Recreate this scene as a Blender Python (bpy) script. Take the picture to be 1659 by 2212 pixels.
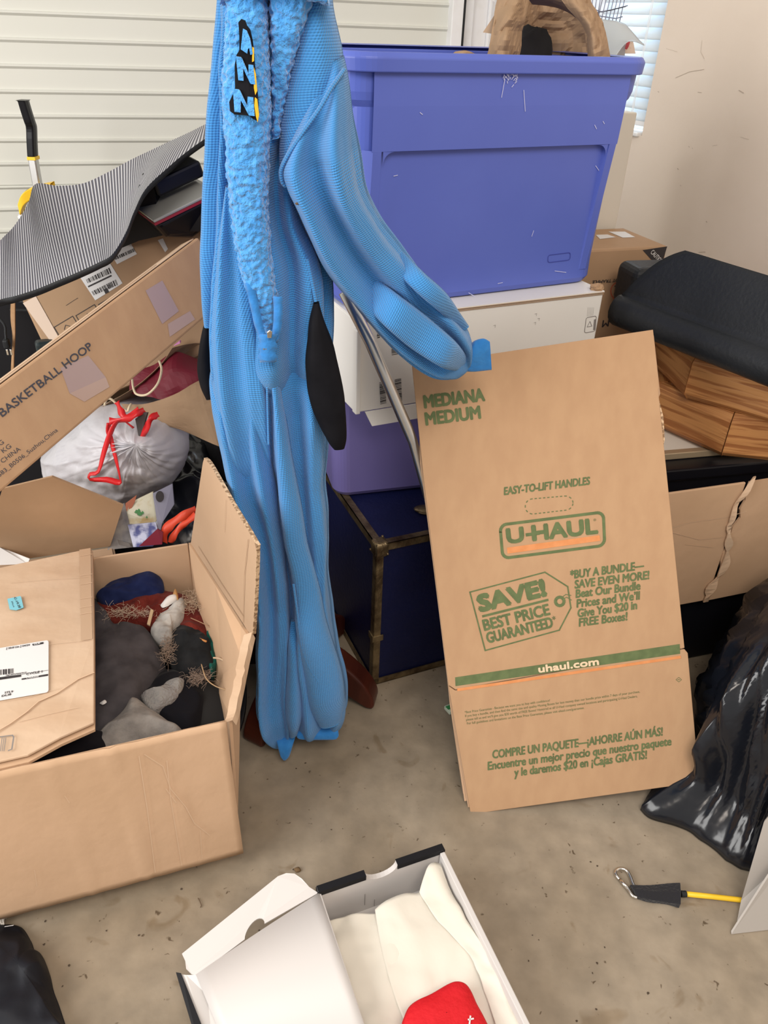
import bpy, bmesh, math, random
from mathutils import Vector as V, Matrix, noise

for _o in list(bpy.data.objects):
    bpy.data.objects.remove(_o, do_unlink=True)
random.seed(7)
SC = bpy.context.scene
COL = SC.collection

# ------------------------------------------------------------------ camera
FPX, CH = 1662.0, 1.29
PITCH, ROLL = math.radians(32.5), math.atan(0.04)
FWD = V((0, math.cos(PITCH), -math.sin(PITCH)))
UP0 = V((0, math.sin(PITCH), math.cos(PITCH)))
RT = V((1, 0, 0)) * math.cos(ROLL) + UP0 * math.sin(ROLL)
UP = UP0 * math.cos(ROLL) - V((1, 0, 0)) * math.sin(ROLL)
CAM = V((0, 0, CH))
cd = bpy.data.cameras.new('camera')
cam = bpy.data.objects.new('camera', cd)
COL.objects.link(cam)
cd.sensor_fit = 'HORIZONTAL'
cd.sensor_width = 36
cd.lens = 36 * FPX / 1659
cd.clip_start = 0.02
m3 = Matrix((RT, UP, -FWD)).transposed()
cam.matrix_world = Matrix.Translation(CAM) @ m3.to_4x4()
SC.camera = cam

# ------------------------------------------------------------------ light
SC.view_settings.view_transform = 'Standard'
SC.view_settings.look = 'None'
SC.view_settings.gamma = 1
SC.view_settings.use_curve_mapping = False
SC.view_settings.exposure = 0.0
wd = bpy.data.worlds.new('world')
SC.world = wd
wd.use_nodes = True
wb = wd.node_tree.nodes['Background']
wb.inputs[0].default_value = (1.0, 0.93, 0.85, 1)
wb.inputs[1].default_value = 0.60

def area(name, loc, target, sx, sy, power, col):
    l = bpy.data.lights.new(name, 'AREA')
    l.shape = 'RECTANGLE'
    l.size, l.size_y = sx, sy
    l.energy = power
    l.color = col
    o = bpy.data.objects.new(name, l)
    COL.objects.link(o)
    o.location = loc
    o.rotation_euler = (V(target) - V(loc)).to_track_quat('-Z', 'Y').to_euler()
    return o
# daylight through the open bay on the left, and the warm ceiling lamp behind the photographer
area('bay_daylight', (-2.2, -0.35, 1.8), (0.2, 1.5, 0.7), 2.0, 1.8, 84, (1.0, 0.985, 0.96))
area('ceiling_lamp', (0.4, -0.5, 2.5), (0.1, 1.2, 0.3), 1.2, 0.9, 38, (1.0, 0.89, 0.78))

# ------------------------------------------------------------------ picture -> place
def ray(px, py):
    return (RT * (px - 829.5) - UP * (py - 1106)) / FPX + FWD
def at_z(px, py, z):
    d = ray(px, py)
    return CAM + d * ((z - CH) / d.z)
def at_y(px, py, y):
    d = ray(px, py)
    return CAM + d * (y / d.y)
def at_d(px, py, Z):
    return CAM + ray(px, py) * Z
class Plane:
    def __init__(s, o, n):
        s.o, s.n = V(o), V(n).normalized()
        if s.n.dot(CAM - s.o) < 0:
            s.n = -s.n
    def at(s, px, py, off=0.0):
        d = ray(px, py)
        return CAM + d * ((s.o - CAM).dot(s.n) / d.dot(s.n)) + s.n * off
    @staticmethod
    def of(a, b, c):
        return Plane(a, (b - a).cross(c - a))

# ------------------------------------------------------------------ materials
def new_mat(name):
    m = bpy.data.materials.new(name)
    m.use_nodes = True
    return m, m.node_tree.nodes, m.node_tree.links, m.node_tree.nodes['Principled BSDF']
def c4(c): return (c[0], c[1], c[2], 1)
def pm(name, col, rough=0.6, col2=None, nscale=8, stretch=None, bump=0.0, bscale=60, metal=0.0, spec=0.4,
       sheen=0.0, coat=0.0, detail=4, contrast=(0.35, 0.65), trans=0.0, bstretch=None, uvbump=False):
    m, N, L, P = new_mat(name)
    P.inputs['Base Color'].default_value = c4(col)
    P.inputs['Roughness'].default_value = rough
    P.inputs['Metallic'].default_value = metal
    P.inputs['Specular IOR Level'].default_value = spec
    P.inputs['Sheen Weight'].default_value = sheen
    P.inputs['Coat Weight'].default_value = coat
    tc = N.new('ShaderNodeTexCoord')
    def mapped(st):
        if not st: return tc.outputs['Object']
        mp = N.new('ShaderNodeMapping')
        mp.inputs['Scale'].default_value = st
        L.new(tc.outputs['UV' if uvbump else 'Object'], mp.inputs[0])
        return mp.outputs[0]
    if col2:
        n = N.new('ShaderNodeTexNoise')
        n.inputs['Scale'].default_value = nscale
        n.inputs['Detail'].default_value = detail
        L.new(mapped(stretch), n.inputs['Vector'])
        r = N.new('ShaderNodeValToRGB')
        r.color_ramp.elements[0].position, r.color_ramp.elements[1].position = contrast
        r.color_ramp.elements[0].color, r.color_ramp.elements[1].color = c4(col), c4(col2)
        L.new(n.outputs['Fac'], r.inputs[0])
        L.new(r.outputs[0], P.inputs['Base Color'])
    if bump:
        n = N.new('ShaderNodeTexNoise')
        n.inputs['Scale'].default_value = bscale
        n.inputs['Detail'].default_value = 3
        L.new(mapped(bstretch), n.inputs['Vector'])
        b = N.new('ShaderNodeBump')
        b.inputs['Strength'].default_value = bump
        b.inputs['Distance'].default_value = 0.01
        L.new(n.outputs['Fac'], b.inputs['Height'])
        L.new(b.outputs[0], P.inputs['Normal'])
    if trans:
        t = N.new('ShaderNodeBsdfTranslucent')
        t.inputs[0].default_value = c4(col)
        mx = N.new('ShaderNodeMixShader')
        mx.inputs[0].default_value = trans
        L.new(P.outputs[0], mx.inputs[1]); L.new(t.outputs[0], mx.inputs[2])
        L.new(mx.outputs[0], N['Material Output'].inputs[0])
    return m

def knit_mat(name, col, col2, pu, pv):
    """knitted cloth: rows of small loops laid out in the mesh's metric uv"""
    m, N, L, P = new_mat(name)
    P.inputs['Roughness'].default_value = 0.9
    P.inputs['Sheen Weight'].default_value = 0.35
    P.inputs['Specular IOR Level'].default_value = 0.15
    tc = N.new('ShaderNodeTexCoord')
    sp = N.new('ShaderNodeSeparateXYZ')
    L.new(tc.outputs['UV'], sp.inputs[0])
    def math_(op, a, b=None):
        n = N.new('ShaderNodeMath'); n.operation = op
        for i, x in enumerate((a, b)):
            if x is None: continue
            if isinstance(x, (int, float)): n.inputs[i].default_value = x
            else: L.new(x, n.inputs[i])
        return n.outputs[0]
    su = math_('SINE', math_('MULTIPLY', sp.outputs[0], 2 * math.pi / pu))
    sv = math_('SINE', math_('MULTIPLY', sp.outputs[1], 2 * math.pi / pv))
    h = math_('ADD', math_('MULTIPLY', su, 0.35), math_('MULTIPLY', sv, 0.5))
    ns = N.new('ShaderNodeTexNoise'); ns.inputs['Scale'].default_value = 90; ns.inputs['Detail'].default_value = 4
    L.new(tc.outputs['Object'], ns.inputs['Vector'])
    h2 = math_('ADD', h, math_('MULTIPLY', ns.outputs['Fac'], 1.2))
    b = N.new('ShaderNodeBump'); b.inputs['Strength'].default_value = 0.7; b.inputs['Distance'].default_value = 0.0011
    L.new(h2, b.inputs['Height']); L.new(b.outputs[0], P.inputs['Normal'])
    r = N.new('ShaderNodeValToRGB')
    r.color_ramp.elements[0].position, r.color_ramp.elements[1].position = 0.15, 1.1 if False else 0.95
    r.color_ramp.elements[0].color, r.color_ramp.elements[1].color = c4(col2), c4(col)
    f = math_('ADD', math_('MULTIPLY', h, 0.45), 0.62)
    L.new(f, r.inputs[0]); L.new(r.outputs[0], P.inputs['Base Color'])
    return m

def rib_mat(name, ca, cb, n, rough=0.45):
    """ribbed rubber sheet: ridges run along v, spaced over u"""
    m, N, L, P = new_mat(name)
    P.inputs['Roughness'].default_value = rough
    tc = N.new('ShaderNodeTexCoord'); sp = N.new('ShaderNodeSeparateXYZ')
    L.new(tc.outputs['UV'], sp.inputs[0])
    a = N.new('ShaderNodeMath'); a.operation = 'MULTIPLY'; a.inputs[1].default_value = 2 * math.pi * n
    L.new(sp.outputs[0], a.inputs[0])
    s = N.new('ShaderNodeMath'); s.operation = 'SINE'; L.new(a.outputs[0], s.inputs[0])
    b = N.new('ShaderNodeBump'); b.inputs['Strength'].default_value = 0.9; b.inputs['Distance'].default_value = 0.003
    L.new(s.outputs[0], b.inputs['Height']); L.new(b.outputs[0], P.inputs['Normal'])
    r = N.new('ShaderNodeValToRGB')
    r.color_ramp.elements[0].position, r.color_ramp.elements[1].position = 0.25, 0.8
    r.color_ramp.elements[0].color, r.color_ramp.elements[1].color = c4(ca), c4(cb)
    k = N.new('ShaderNodeMath'); k.operation = 'MULTIPLY_ADD'; k.inputs[1].default_value = .5; k.inputs[2].default_value = .5
    L.new(s.outputs[0], k.inputs[0]); L.new(k.outputs[0], r.inputs[0]); L.new(r.outputs[0], P.inputs['Base Color'])
    return m

def wood_mat(name, ca, cb, scale=6, rough=0.5):
    m, N, L, P = new_mat(name)
    P.inputs['Roughness'].default_value = rough
    P.inputs['Specular IOR Level'].default_value = 0.3
    tc = N.new('ShaderNodeTexCoord'); mp = N.new('ShaderNodeMapping')
    L.new(tc.outputs['UV'], mp.inputs[0]); mp.inputs['Scale'].default_value = (1.5, 30, 1)
    w = N.new('ShaderNodeTexNoise'); w.inputs['Scale'].default_value = scale; w.inputs['Detail'].default_value = 6
    w.inputs['Distortion'].default_value = 1.3
    L.new(mp.outputs[0], w.inputs['Vector'])
    mt = N.new('ShaderNodeMath'); mt.operation = 'MULTIPLY'; mt.inputs[1].default_value = 13
    L.new(w.outputs['Fac'], mt.inputs[0])
    sn = N.new('ShaderNodeMath'); sn.operation = 'SINE'; L.new(mt.outputs[0], sn.inputs[0])
    r = N.new('ShaderNodeValToRGB'); r.color_ramp.elements[0].position = 0.1; r.color_ramp.elements[1].position = 0.75
    r.color_ramp.elements[0].color, r.color_ramp.elements[1].color = c4(cb), c4(ca)
    k = N.new('ShaderNodeMath'); k.operation = 'MULTIPLY_ADD'; k.inputs[1].default_value = .5; k.inputs[2].default_value = .5
    L.new(sn.outputs[0], k.inputs[0]); L.new(k.outputs[0], r.inputs[0]); L.new(r.outputs[0], P.inputs['Base Color'])
    b = N.new('ShaderNodeBump'); b.inputs['Strength'].default_value = 0.2; b.inputs['Distance'].default_value = 0.002
    L.new(sn.outputs[0], b.inputs['Height']); L.new(b.outputs[0], P.inputs['Normal'])
    return m

def emit_mat(name, col, strength):
    m, N, L, P = new_mat(name)
    P.inputs['Base Color'].default_value = (0.8, 0.85, 0.9, 1)
    P.inputs['Emission Color'].default_value = c4(col)
    P.inputs['Emission Strength'].default_value = strength
    return m

# ------------------------------------------------------------------ mesh building
def cr(p0, p1, p2, p3, t):
    return 0.5 * ((2 * p1) + (p2 - p0) * t + (2 * p0 - 5 * p1 + 4 * p2 - p3) * t * t + (3 * p1 - p0 - 3 * p2 + p3) * t ** 3)
def resample(pts, n):
    """Catmull-Rom through a list of tuples of numbers or vectors, n samples"""
    k = len(pts)
    out = []
    for i in range(n):
        f = i / (n - 1) * (k - 1)
        j = min(int(f), k - 2); t = f - j
        q = [pts[max(0, min(k - 1, j + a))] for a in (-1, 0, 1, 2)]
        if isinstance(q[0], V):
            out.append(cr(q[0], q[1], q[2], q[3], t))
        else:
            out.append(tuple(cr(*[w[c] for w in q], t) for c in range(len(q[0]))))
    return out
def nz(p, s, seed=0.0):
    return noise.noise(V((p[0] * s + seed, p[1] * s - seed * 1.7, p[2] * s + seed * .6)))

class MB:
    def __init__(s):
        s.v, s.f, s.uv = [], [], []
    def add(s, verts, faces, uvs=None):
        k = len(s.v)
        s.v += [V(p) for p in verts]
        s.uv += uvs if uvs else [(0, 0)] * len(verts)
        s.f += [tuple(i + k for i in f) for f in faces]
        return s
    def box(s, o, x, y, z):
        """corner o and three edge vectors"""
        o, x, y, z = V(o), V(x), V(y), V(z)
        p = [o, o + x, o + x + y, o + y, o + z, o + x + z, o + x + y + z, o + y + z]
        fs = [(0, 3, 2, 1), (4, 5, 6, 7), (0, 1, 5, 4), (1, 2, 6, 5), (2, 3, 7, 6), (3, 0, 4, 7)]
        if x.cross(y).dot(z) < 0: fs = [f[::-1] for f in fs]
        # one uv island per face so grain runs along the longest edge
        for f in fs:
            q = [p[i] for i in f]
            a, b = (q[1] - q[0]).length, (q[3] - q[0]).length
            u = [(0, 0), (a, 0), (a, b), (0, b)] if a >= b else [(0, 0), (0, a), (b, a), (b, 0)]
            s.add(q, [(0, 1, 2, 3)], u)
        return s
    def cbox(s, c, sx, sy, sz, yaw=0.0, rot=None):
        R = rot if rot else Matrix.Rotation(yaw, 3, 'Z')
        x, y, z = R @ V((sx, 0, 0)), R @ V((0, sy, 0)), R @ V((0, 0, sz))
        return s.box(V(c) - (x + y + z) / 2, x, y, z)
    def prism(s, poly, off):
        """closed slab: polygon (points in order) pushed along off"""
        n = len(poly); off = V(off)
        a = [V(p) for p in poly]; b = [p + off for p in a]
        nrm = V((0, 0, 0))
        for i in range(n): nrm += (a[i] - a[0]).cross(a[(i + 1) % n] - a[0])
        if nrm.dot(off) > 0: a, b = a[::-1], b[::-1]
        u = [((p - a[0]).length, 0) for p in a]
        s.add(a + b, [tuple(range(n)), tuple(range(2 * n - 1, n - 1, -1))] +
              [(i, n + i, n + (i + 1) % n, (i + 1) % n) for i in range(n)], u + u)
        return s
    def grid(s, rows, cu=False, cv=False, flip=False):
        nr, nc = len(rows), len(rows[0])
        uv = []
        acc = 0
        for i, r in enumerate(rows):
            if i: acc += (V(r[nc // 2]) - V(rows[i - 1][nc // 2])).length
            w = 0
            for j in range(nc):
                if j: w += (V(r[j]) - V(r[j - 1])).length
                uv.append((w, acc))
        fs = []
        for i in range(nr if cv else nr - 1):
            for j in range(nc if cu else nc - 1):
                a, b, c, d = i * nc + j, i * nc + (j + 1) % nc, ((i + 1) % nr) * nc + (j + 1) % nc, ((i + 1) % nr) * nc + j
                fs.append((a, d, c, b) if flip else (a, b, c, d))
        s.add([p for r in rows for p in r], fs, uv)
        return s
    def tube(s, path, rad, seg=10, cap=True, flat=1.0, up=None):
        path = [V(p) for p in path]
        n = len(path)
        if not isinstance(rad, (list, tuple)): rad = [rad] * n
        t0 = (path[1] - path[0]).normalized()
        u = V(up) if up else (V((0, 0, 1)) if abs(t0.z) < .9 else V((1, 0, 0)))
        rows = []
        for i in range(n):
            t = (path[min(n - 1, i + 1)] - path[max(0, i - 1)]).normalized()
            u = (u - t * u.dot(t)).normalized()
            w = t.cross(u)
            rows.append([path[i] + (u * math.cos(a) * flat + w * math.sin(a)) * rad[i]
                         for a in [2 * math.pi * k / seg for k in range(seg)]])
        k = len(s.v)
        s.grid(rows, cu=True)
        if cap:
            s.f.append(tuple(k + j for j in range(seg))[::-1])
            s.f.append(tuple(k + (n - 1) * seg + j for j in range(seg)))
        return s
    def ball(s, c, rx, ry, rz, nu=16, nv=10, disp=None):
        rows = []
        for i in range(nv + 1):
            ph = -math.pi / 2 + math.pi * i / nv
            row = []
            for j in range(nu):
                a = 2 * math.pi * j / nu
                d = V((math.cos(ph) * math.cos(a), math.cos(ph) * math.sin(a), math.sin(ph)))
                k = 1 + (disp(d) if disp else 0)
                row.append(V(c) + V((d.x * rx, d.y * ry, d.z * rz)) * k)
            rows.append(row)
        return s.grid(rows, cu=True)
    def build(s, name, mat, parent=None, smooth=False, bevel=0, seg=2, solid=0, sub=0, offset=-1, weld=False):
        me = bpy.data.meshes.new(name)
        base = parent_loc(parent) if parent else V((0, 0, 0))
        if not parent and s.v:
            mn = V([min(p[i] for p in s.v) for i in range(3)]); mx = V([max(p[i] for p in s.v) for i in range(3)])
            base = V(((mn.x + mx.x) / 2, (mn.y + mx.y) / 2, mn.z))
        me.from_pydata([p - base for p in s.v], [], s.f)
        ul = me.uv_layers.new(name='UVMap')
        for l in me.loops: ul.data[l.index].uv = s.uv[l.vertex_index]
        if bevel or weld:
            bm = bmesh.new(); bm.from_mesh(me)
            bmesh.ops.remove_doubles(bm, verts=bm.verts, dist=1e-5)
            bm.to_mesh(me); bm.free()
        me.materials.append(mat)
        for p in me.polygons: p.use_smooth = smooth
        o = bpy.data.objects.new(name, me)
        COL.objects.link(o)
        if parent: o.parent = parent
        else: o.location = base
        if solid:
            d = o.modifiers.new('solid', 'SOLIDIFY'); d.thickness = solid; d.offset = offset
        if bevel:
            d = o.modifiers.new('bevel', 'BEVEL'); d.width = bevel; d.segments = seg; d.limit_method = 'ANGLE'
            d.angle_limit = math.radians(40)
        if sub:
            d = o.modifiers.new('sub', 'SUBSURF'); d.levels = sub; d.render_levels = sub
        return o
def parent_loc(p):
    l = V((0, 0, 0))
    while p:
        l += p.location; p = p.parent
    return l

def thing(name, label, cat, loc, group=None):
    o = bpy.data.objects.new(name, None)
    o.empty_display_size = .05
    COL.objects.link(o)
    o.location = loc
    return tag(o, label, cat, group)
def tag(o, label, cat, group=None):
    o['label'] = label; o['category'] = cat
    if group: o['group'] = group
    return o
def struct(o):
    o['kind'] = 'structure'
    return o

# ------------------------------------------------------------------ lettering
_caph = {}
def text_verts(sx, bold=0.0, shear=0.0, space=1.0):
    cu = bpy.data.curves.new('t', 'FONT')
    cu.body = sx; cu.size = 1; cu.offset = bold; cu.shear = shear; cu.space_character = space
    cu.resolution_u = 3
    ob = bpy.data.objects.new('t', cu)
    COL.objects.link(ob)
    dg = bpy.context.evaluated_depsgraph_get(); dg.update()
    me = bpy.data.meshes.new_from_object(ob.evaluated_get(dg))
    vs = [v.co.copy() for v in me.vertices]; fs = [tuple(p.vertices) for p in me.polygons]
    bpy.data.objects.remove(ob); bpy.data.curves.remove(cu); bpy.data.meshes.remove(me)
    return vs, fs
def capheight():
    if 'h' not in _caph:
        vs, _ = text_verts('H'); _caph['h'] = max(v.y for v in vs) - min(v.y for v in vs)
    return _caph['h']
def write(mb, pl, s, a, b, cap, bold=0.02, shear=0.0, space=1.0, off=0.0009, updir=None):
    """set one line of lettering on plane pl, its baseline from picture point a to b, capitals cap pixels tall"""
    A, B = pl.at(*a), pl.at(*b)
    vs, fs = text_verts(s, 0.0, shear, space)
    x0, x1 = min(v.x for v in vs), max(v.x for v in vs)
    X = B - A
    if isinstance(cap, tuple):          # picture vector of the capitals
        U = pl.at(a[0] + cap[0], a[1] + cap[1]) - A
        cl = U.length
    else:
        cl = (pl.at(a[0], a[1] - cap) - A).length
    Y = pl.n.cross(X).normalized()
    if isinstance(cap, tuple) and Y.dot(U) < 0: Y = -Y
    k = cl / capheight()
    pts = [A + X * ((v.x - x0) / (x1 - x0)) + Y * (v.y * k) + pl.n * off for v in vs]
    ex_ = X.normalized()
    rings = [(0, 0)]
    if bold > .008:                       # thicken the strokes by overprinting round a small circle
        rings = [(math.cos(a), math.sin(a)) for a in [2 * math.pi * i / 6 for i in range(6)]]
    for i, (cx, cy) in enumerate(rings):      # each pass a hair above the last, like layers of ink
        mb.add([p + (ex_ * cx + Y * cy) * (bold * k) + pl.n * (i * 7e-5) for p in pts], fs)
def quad(mb, pl, pts, off=0.0008):
    P = [pl.at(*p, off) for p in pts]
    mb.add(P, [tuple(range(len(P)))])
def stroke(mb, pl, pts, w, closed=False, off=0.0008):
    """painted line of width w metres through picture points on plane pl"""
    P = [pl.at(*p, off) for p in pts]
    n = len(P)
    for i in range(n if closed else n - 1):
        a, b = P[i], P[(i + 1) % n]
        t = (b - a).normalized(); s_ = pl.n.cross(t) * w / 2
        a, b = a - t * w * .45 + pl.n * (i % 3 * 7e-5), b + t * w * .45 + pl.n * (i % 3 * 7e-5)
        mb.add([a - s_, b - s_, b + s_, a + s_], [(0, 1, 2, 3)])
def flat(pts, i=0, j=1, k=2):
    """drop points on the plane through three of them, along the lines of sight"""
    n = (pts[j] - pts[i]).cross(pts[k] - pts[i]).normalized()
    return [CAM + (p - CAM) * ((pts[i] - CAM).dot(n) / (p - CAM).dot(n)) for p in pts]
def marks(name, pl, items, mat, parent, off):
    for pts, w in items:
        k = MB(); stroke(k, pl, pts, w, off=off); k.build(name, mat, parent)
def lerp2(a, b, t): return (a[0] + (b[0] - a[0]) * t, a[1] + (b[1] - a[1]) * t)
def bil(q, u, v): return lerp2(lerp2(q[0], q[1], u), lerp2(q[3], q[2], u), v)
def rrect(q, r, n=5):
    """rounded outline inside picture quad q (TL, TR, BR, BL); r = fraction of height"""
    ar = math.hypot(q[1][0] - q[0][0], q[1][1] - q[0][1]) / max(1, math.hypot(q[3][0] - q[0][0], q[3][1] - q[0][1]))
    out = []
    for cx, cy, a0 in ((r / ar, r, math.pi), (1 - r / ar, r, 1.5 * math.pi), (1 - r / ar, 1 - r, 0), (r / ar, 1 - r, .5 * math.pi)):
        for k in range(n + 1):
            a = a0 + k / n * math.pi / 2
            out.append(bil(q, cx + r / ar * math.cos(a), cy + r * math.sin(a)))
    return out
def bars(mb, pl, q, n, seed, off=0.0011):
    """barcode bars filling picture quad q (TL, TR, BR, BL)"""
    rd = random.Random(seed); u = 0
    while u < 1:
        w = rd.choice((1, 1, 2, 3)) / n; g = rd.choice((1, 1, 2)) / n
        if u + w > 1: break
        quad(mb, pl, [bil(q, u, 0), bil(q, u + w, 0), bil(q, u + w, 1), bil(q, u, 1)], off)
        u += w + g

# ------------------------------------------------------------------ cloth and crumpled things
def lump(outline, z0, h, rings=14, n=64, amp=0.02, sc=9, seed=0.0, power=2.0, sink=0.0, zfun=None, fold=0.0, fdir=(1, 0), fsc=40):
    """a soft heap: picture outline dropped on height z0, domed by h with wrinkles; closed underneath"""
    O = [at_z(p[0], p[1], z0 + h * .35) for p in outline]
    O = [V((p.x, p.y, z0)) for p in O]
    O = resample(O + [O[0]], n + 1)[:-1]
    c = sum(O, V((0, 0, 0))) / n
    rows = []
    for i in range(rings + 1):
        r = 1 - i / rings
        row = []
        for p in O:
            q = c + (p - c) * (r if r > 0 else 0.001)
            k = (1 - r ** power)
            z = h * max(0, k) ** .6
            edge = min(1, (1 - r) * 5)
            w = amp * (nz(q, sc, seed) + .5 * nz(q, sc * 2.3, seed + 3)) * (0.25 + .75 * edge)
            w += amp * 1.1 * (.22 - abs(nz((q.x * .6 + q.y, q.y - q.x * .5, 0), sc * 1.1, seed + 6))) * edge
            w += amp * .6 * (.22 - abs(nz((q.x, q.y, 0), sc * 2.6, seed + 8))) * edge
            if fold: w += fold * edge * abs(math.sin((q.x * fdir[0] + q.y * fdir[1]) * fsc + 3 * nz(q, 4, seed)))
            q = V((q.x, q.y, z0 + z + w + (zfun(q) if zfun else 0)))
            q.x += amp * .5 * nz(q, sc * 1.3, seed + 9) * edge; q.y += amp * .5 * nz(q, sc * 1.3, seed + 5) * edge
            row.append(q)
        rows.append(row)
    base = [V((p.x, p.y, z0 - sink)) for p in O]
    m = MB()
    m.grid([base] + rows, cu=True)
    m.f.append(tuple(range(n))[::-1])
    m.f.append(tuple(len(m.v) - n + j for j in range(n)))
    return m
def loft(rows, n=60, seg=48, folds=(), noise_amp=0.0, nsc=8, seed=0.0, capends=True, front=V((0, -1, 0)), sq=0.8, fine=0.0, finesc=60):
    """closed soft tube; each row = ((Lx,Ly),(Rx,Ry), depthY, thickness) in picture/place terms.
    folds = [(count, amplitude, phase, twist), ...]"""
    flat = [(r[0][0], r[0][1], r[1][0], r[1][1], r[2], r[3]) for r in rows]
    flat = resample(flat, n)
    out = []
    for i, (lx, ly, rx, ry, Y, t) in enumerate(flat):
        Lp, Rp = at_y(lx, ly, Y), at_y(rx, ry, Y)
        c, a = (Lp + Rp) / 2, (Rp - Lp) / 2
        vv = i / (n - 1)
        row = []
        for j in range(seg):
            th = 2 * math.pi * j / seg
            co, si = math.cos(th), math.sin(th)
            co_ = math.copysign(abs(co) ** sq, co); si_ = math.copysign(abs(si) ** sq, si)
            w = 0
            env = min(1, vv * 5) * min(1, (1 - vv) * 6)
            for (cnt, am, ph, tw) in folds:
                w += am * math.cos(cnt * th + ph + tw * vv + .8 * nz((vv * 3, cnt, ph), 1, seed))
            w *= env
            p = c + a * co_ * (1 + w * .25) + front * (t * si_) + front * (w * t * 1.2) * abs(si)
            if noise_amp:
                p = p + (a.normalized() * co + front * si) * noise_amp * (nz(p, nsc, seed) + .5 * nz(p, nsc * 2.2, seed + 4))
            if fine:
                p = p + (a.normalized() * co + front * si) * fine * nz(p, finesc, seed + 7)
            row.append(p)
        out.append(row)
    m = MB()
    m.grid([r[::-1] for r in out], cu=True)
    if capends:
        m.f.append(tuple(range(seg)))
        m.f.append(tuple(len(m.v) - seg + j for j in range(seg))[::-1])
    return m
# ------------------------------------------------------------------ shared materials
M = {}
M['card'] = pm('cardboard', (0.53, 0.35, 0.22), 0.8, (0.575, 0.385, 0.25), 5, (1, 1, 1), bump=0.12, bscale=30, spec=.15)
M['card_print'] = pm('kraft_cardboard', (0.445, 0.275, 0.16), 0.8, (0.475, 0.30, 0.175), 4, (9, 9, 1), bump=0.06, bscale=40, spec=.15)
M['card_in'] = pm('cardboard_inside', (0.47, 0.32, 0.21), 0.85, (0.52, 0.355, 0.235), 4, bump=0.1, bscale=25, spec=.12)
M['card_worn'] = pm('worn_cardboard', (0.52, 0.36, 0.24), 0.8, (0.60, 0.44, 0.31), 6, (1, 2, 1), bump=0.25, bscale=22, spec=.15)
M['card_dark'] = pm('brown_cardboard', (0.38, 0.245, 0.145), 0.75, (0.43, 0.28, 0.17), 4, bump=0.1, bscale=20, spec=.2)
M['card_edge'] = pm('corrugated_edge', (0.26, 0.16, 0.09), 0.9, (0.62, 0.44, 0.28), 160, contrast=(.45, .55))
M['crease'] = pm('cardboard_crease', (0.60, 0.42, 0.28), 0.8)
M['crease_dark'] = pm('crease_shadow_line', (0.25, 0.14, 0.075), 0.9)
M['green_ink'] = pm('green_ink', (0.10, 0.135, 0.055), 0.8, (0.13, 0.17, 0.07), 60)
M['orange_ink'] = pm('orange_ink', (0.62, 0.24, 0.085), 0.8, (0.68, 0.28, 0.11), 60)
M['black_ink'] = pm('black_ink', (0.035, 0.03, 0.032), 0.7)
M['grey_ink'] = pm('grey_ink', (0.22, 0.2, 0.19), 0.8)
M['label'] = pm('paper_label', (0.70, 0.69, 0.685), 0.55)
M['white_card'] = pm('white_carton', (0.8, 0.79, 0.765), 0.5, (0.76, 0.75, 0.72), 3, spec=.3)
M['white_gloss'] = pm('white_box_board', (0.63, 0.605, 0.59), 0.45, spec=.3)
M['black_card'] = pm('black_board', (0.009, 0.009, 0.011), 0.5, spec=.25)
M['bin_blue'] = pm('blue_plastic', (0.094, 0.138, 0.525), 0.38, (0.102, 0.15, 0.55), 5, spec=.45)
M['tote_purple'] = pm('violet_plastic', (0.16, 0.14, 0.37), 0.4, (0.175, 0.152, 0.40), 4, spec=.4)
M['trunk_blue'] = pm('navy_vinyl', (0.0035, 0.0055, 0.035), 0.5, (0.005, 0.008, 0.05), 8, bump=.1, bscale=90, spec=.3)
M['brass'] = pm('tarnished_brass', (0.30, 0.23, 0.13), 0.45, (0.08, 0.05, 0.03), 22, metal=.85, bump=.35, bscale=60)
M['steel'] = pm('satin_aluminium', (0.62, 0.62, 0.62), 0.32, metal=1.0)
M['chrome'] = pm('chrome', (0.75, 0.72, 0.68), 0.16, metal=1.0)
M['black_rubber'] = pm('black_rubber', (0.014, 0.016, 0.019), 0.5, (0.02, 0.022, 0.025), 6, bump=.12, bscale=120, spec=.28)
M['black_plastic'] = pm('black_plastic', (0.006, 0.0065, 0.010), 0.35, spec=.3)
M['bag_black'] = pm('black_bin_liner', (0.007, 0.0085, 0.013), 0.2, bump=.5, bscale=14, bstretch=(1, 1, .35), spec=.55)
M['bag_white'] = pm('white_bin_liner', (0.66, 0.65, 0.69), 0.32, (0.58, 0.57, 0.61), 7, bump=.25, bscale=26, spec=.4, trans=.15)  # greyed slightly: the shade over the pile is put into this colour
M['pine'] = wood_mat('stained_pine', (0.56, 0.265, 0.095), (0.34, 0.13, 0.042), 2.2)
M['mahogany'] = wood_mat('dark_mahogany', (0.085, 0.02, 0.011), (0.04, 0.009, 0.006), 2, .28)
M['kraft'] = pm('kraft_paper', (0.33, 0.22, 0.135), 0.75, (0.38, 0.255, 0.16), 6, bump=.2, bscale=30, spec=.15)
M['red_plastic'] = pm('red_ribbon', (0.62, 0.018, 0.022), 0.35)
M['yellow'] = pm('yellow_plastic', (0.86, 0.55, 0.03), 0.4)
M['tape_tan'] = pm('tan_parcel_tape', (0.50, 0.345, 0.23), 0.28, spec=.5)
M['tape'] = pm('clear_parcel_tape', (0.46, 0.325, 0.27), 0.22, spec=.6)

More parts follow.
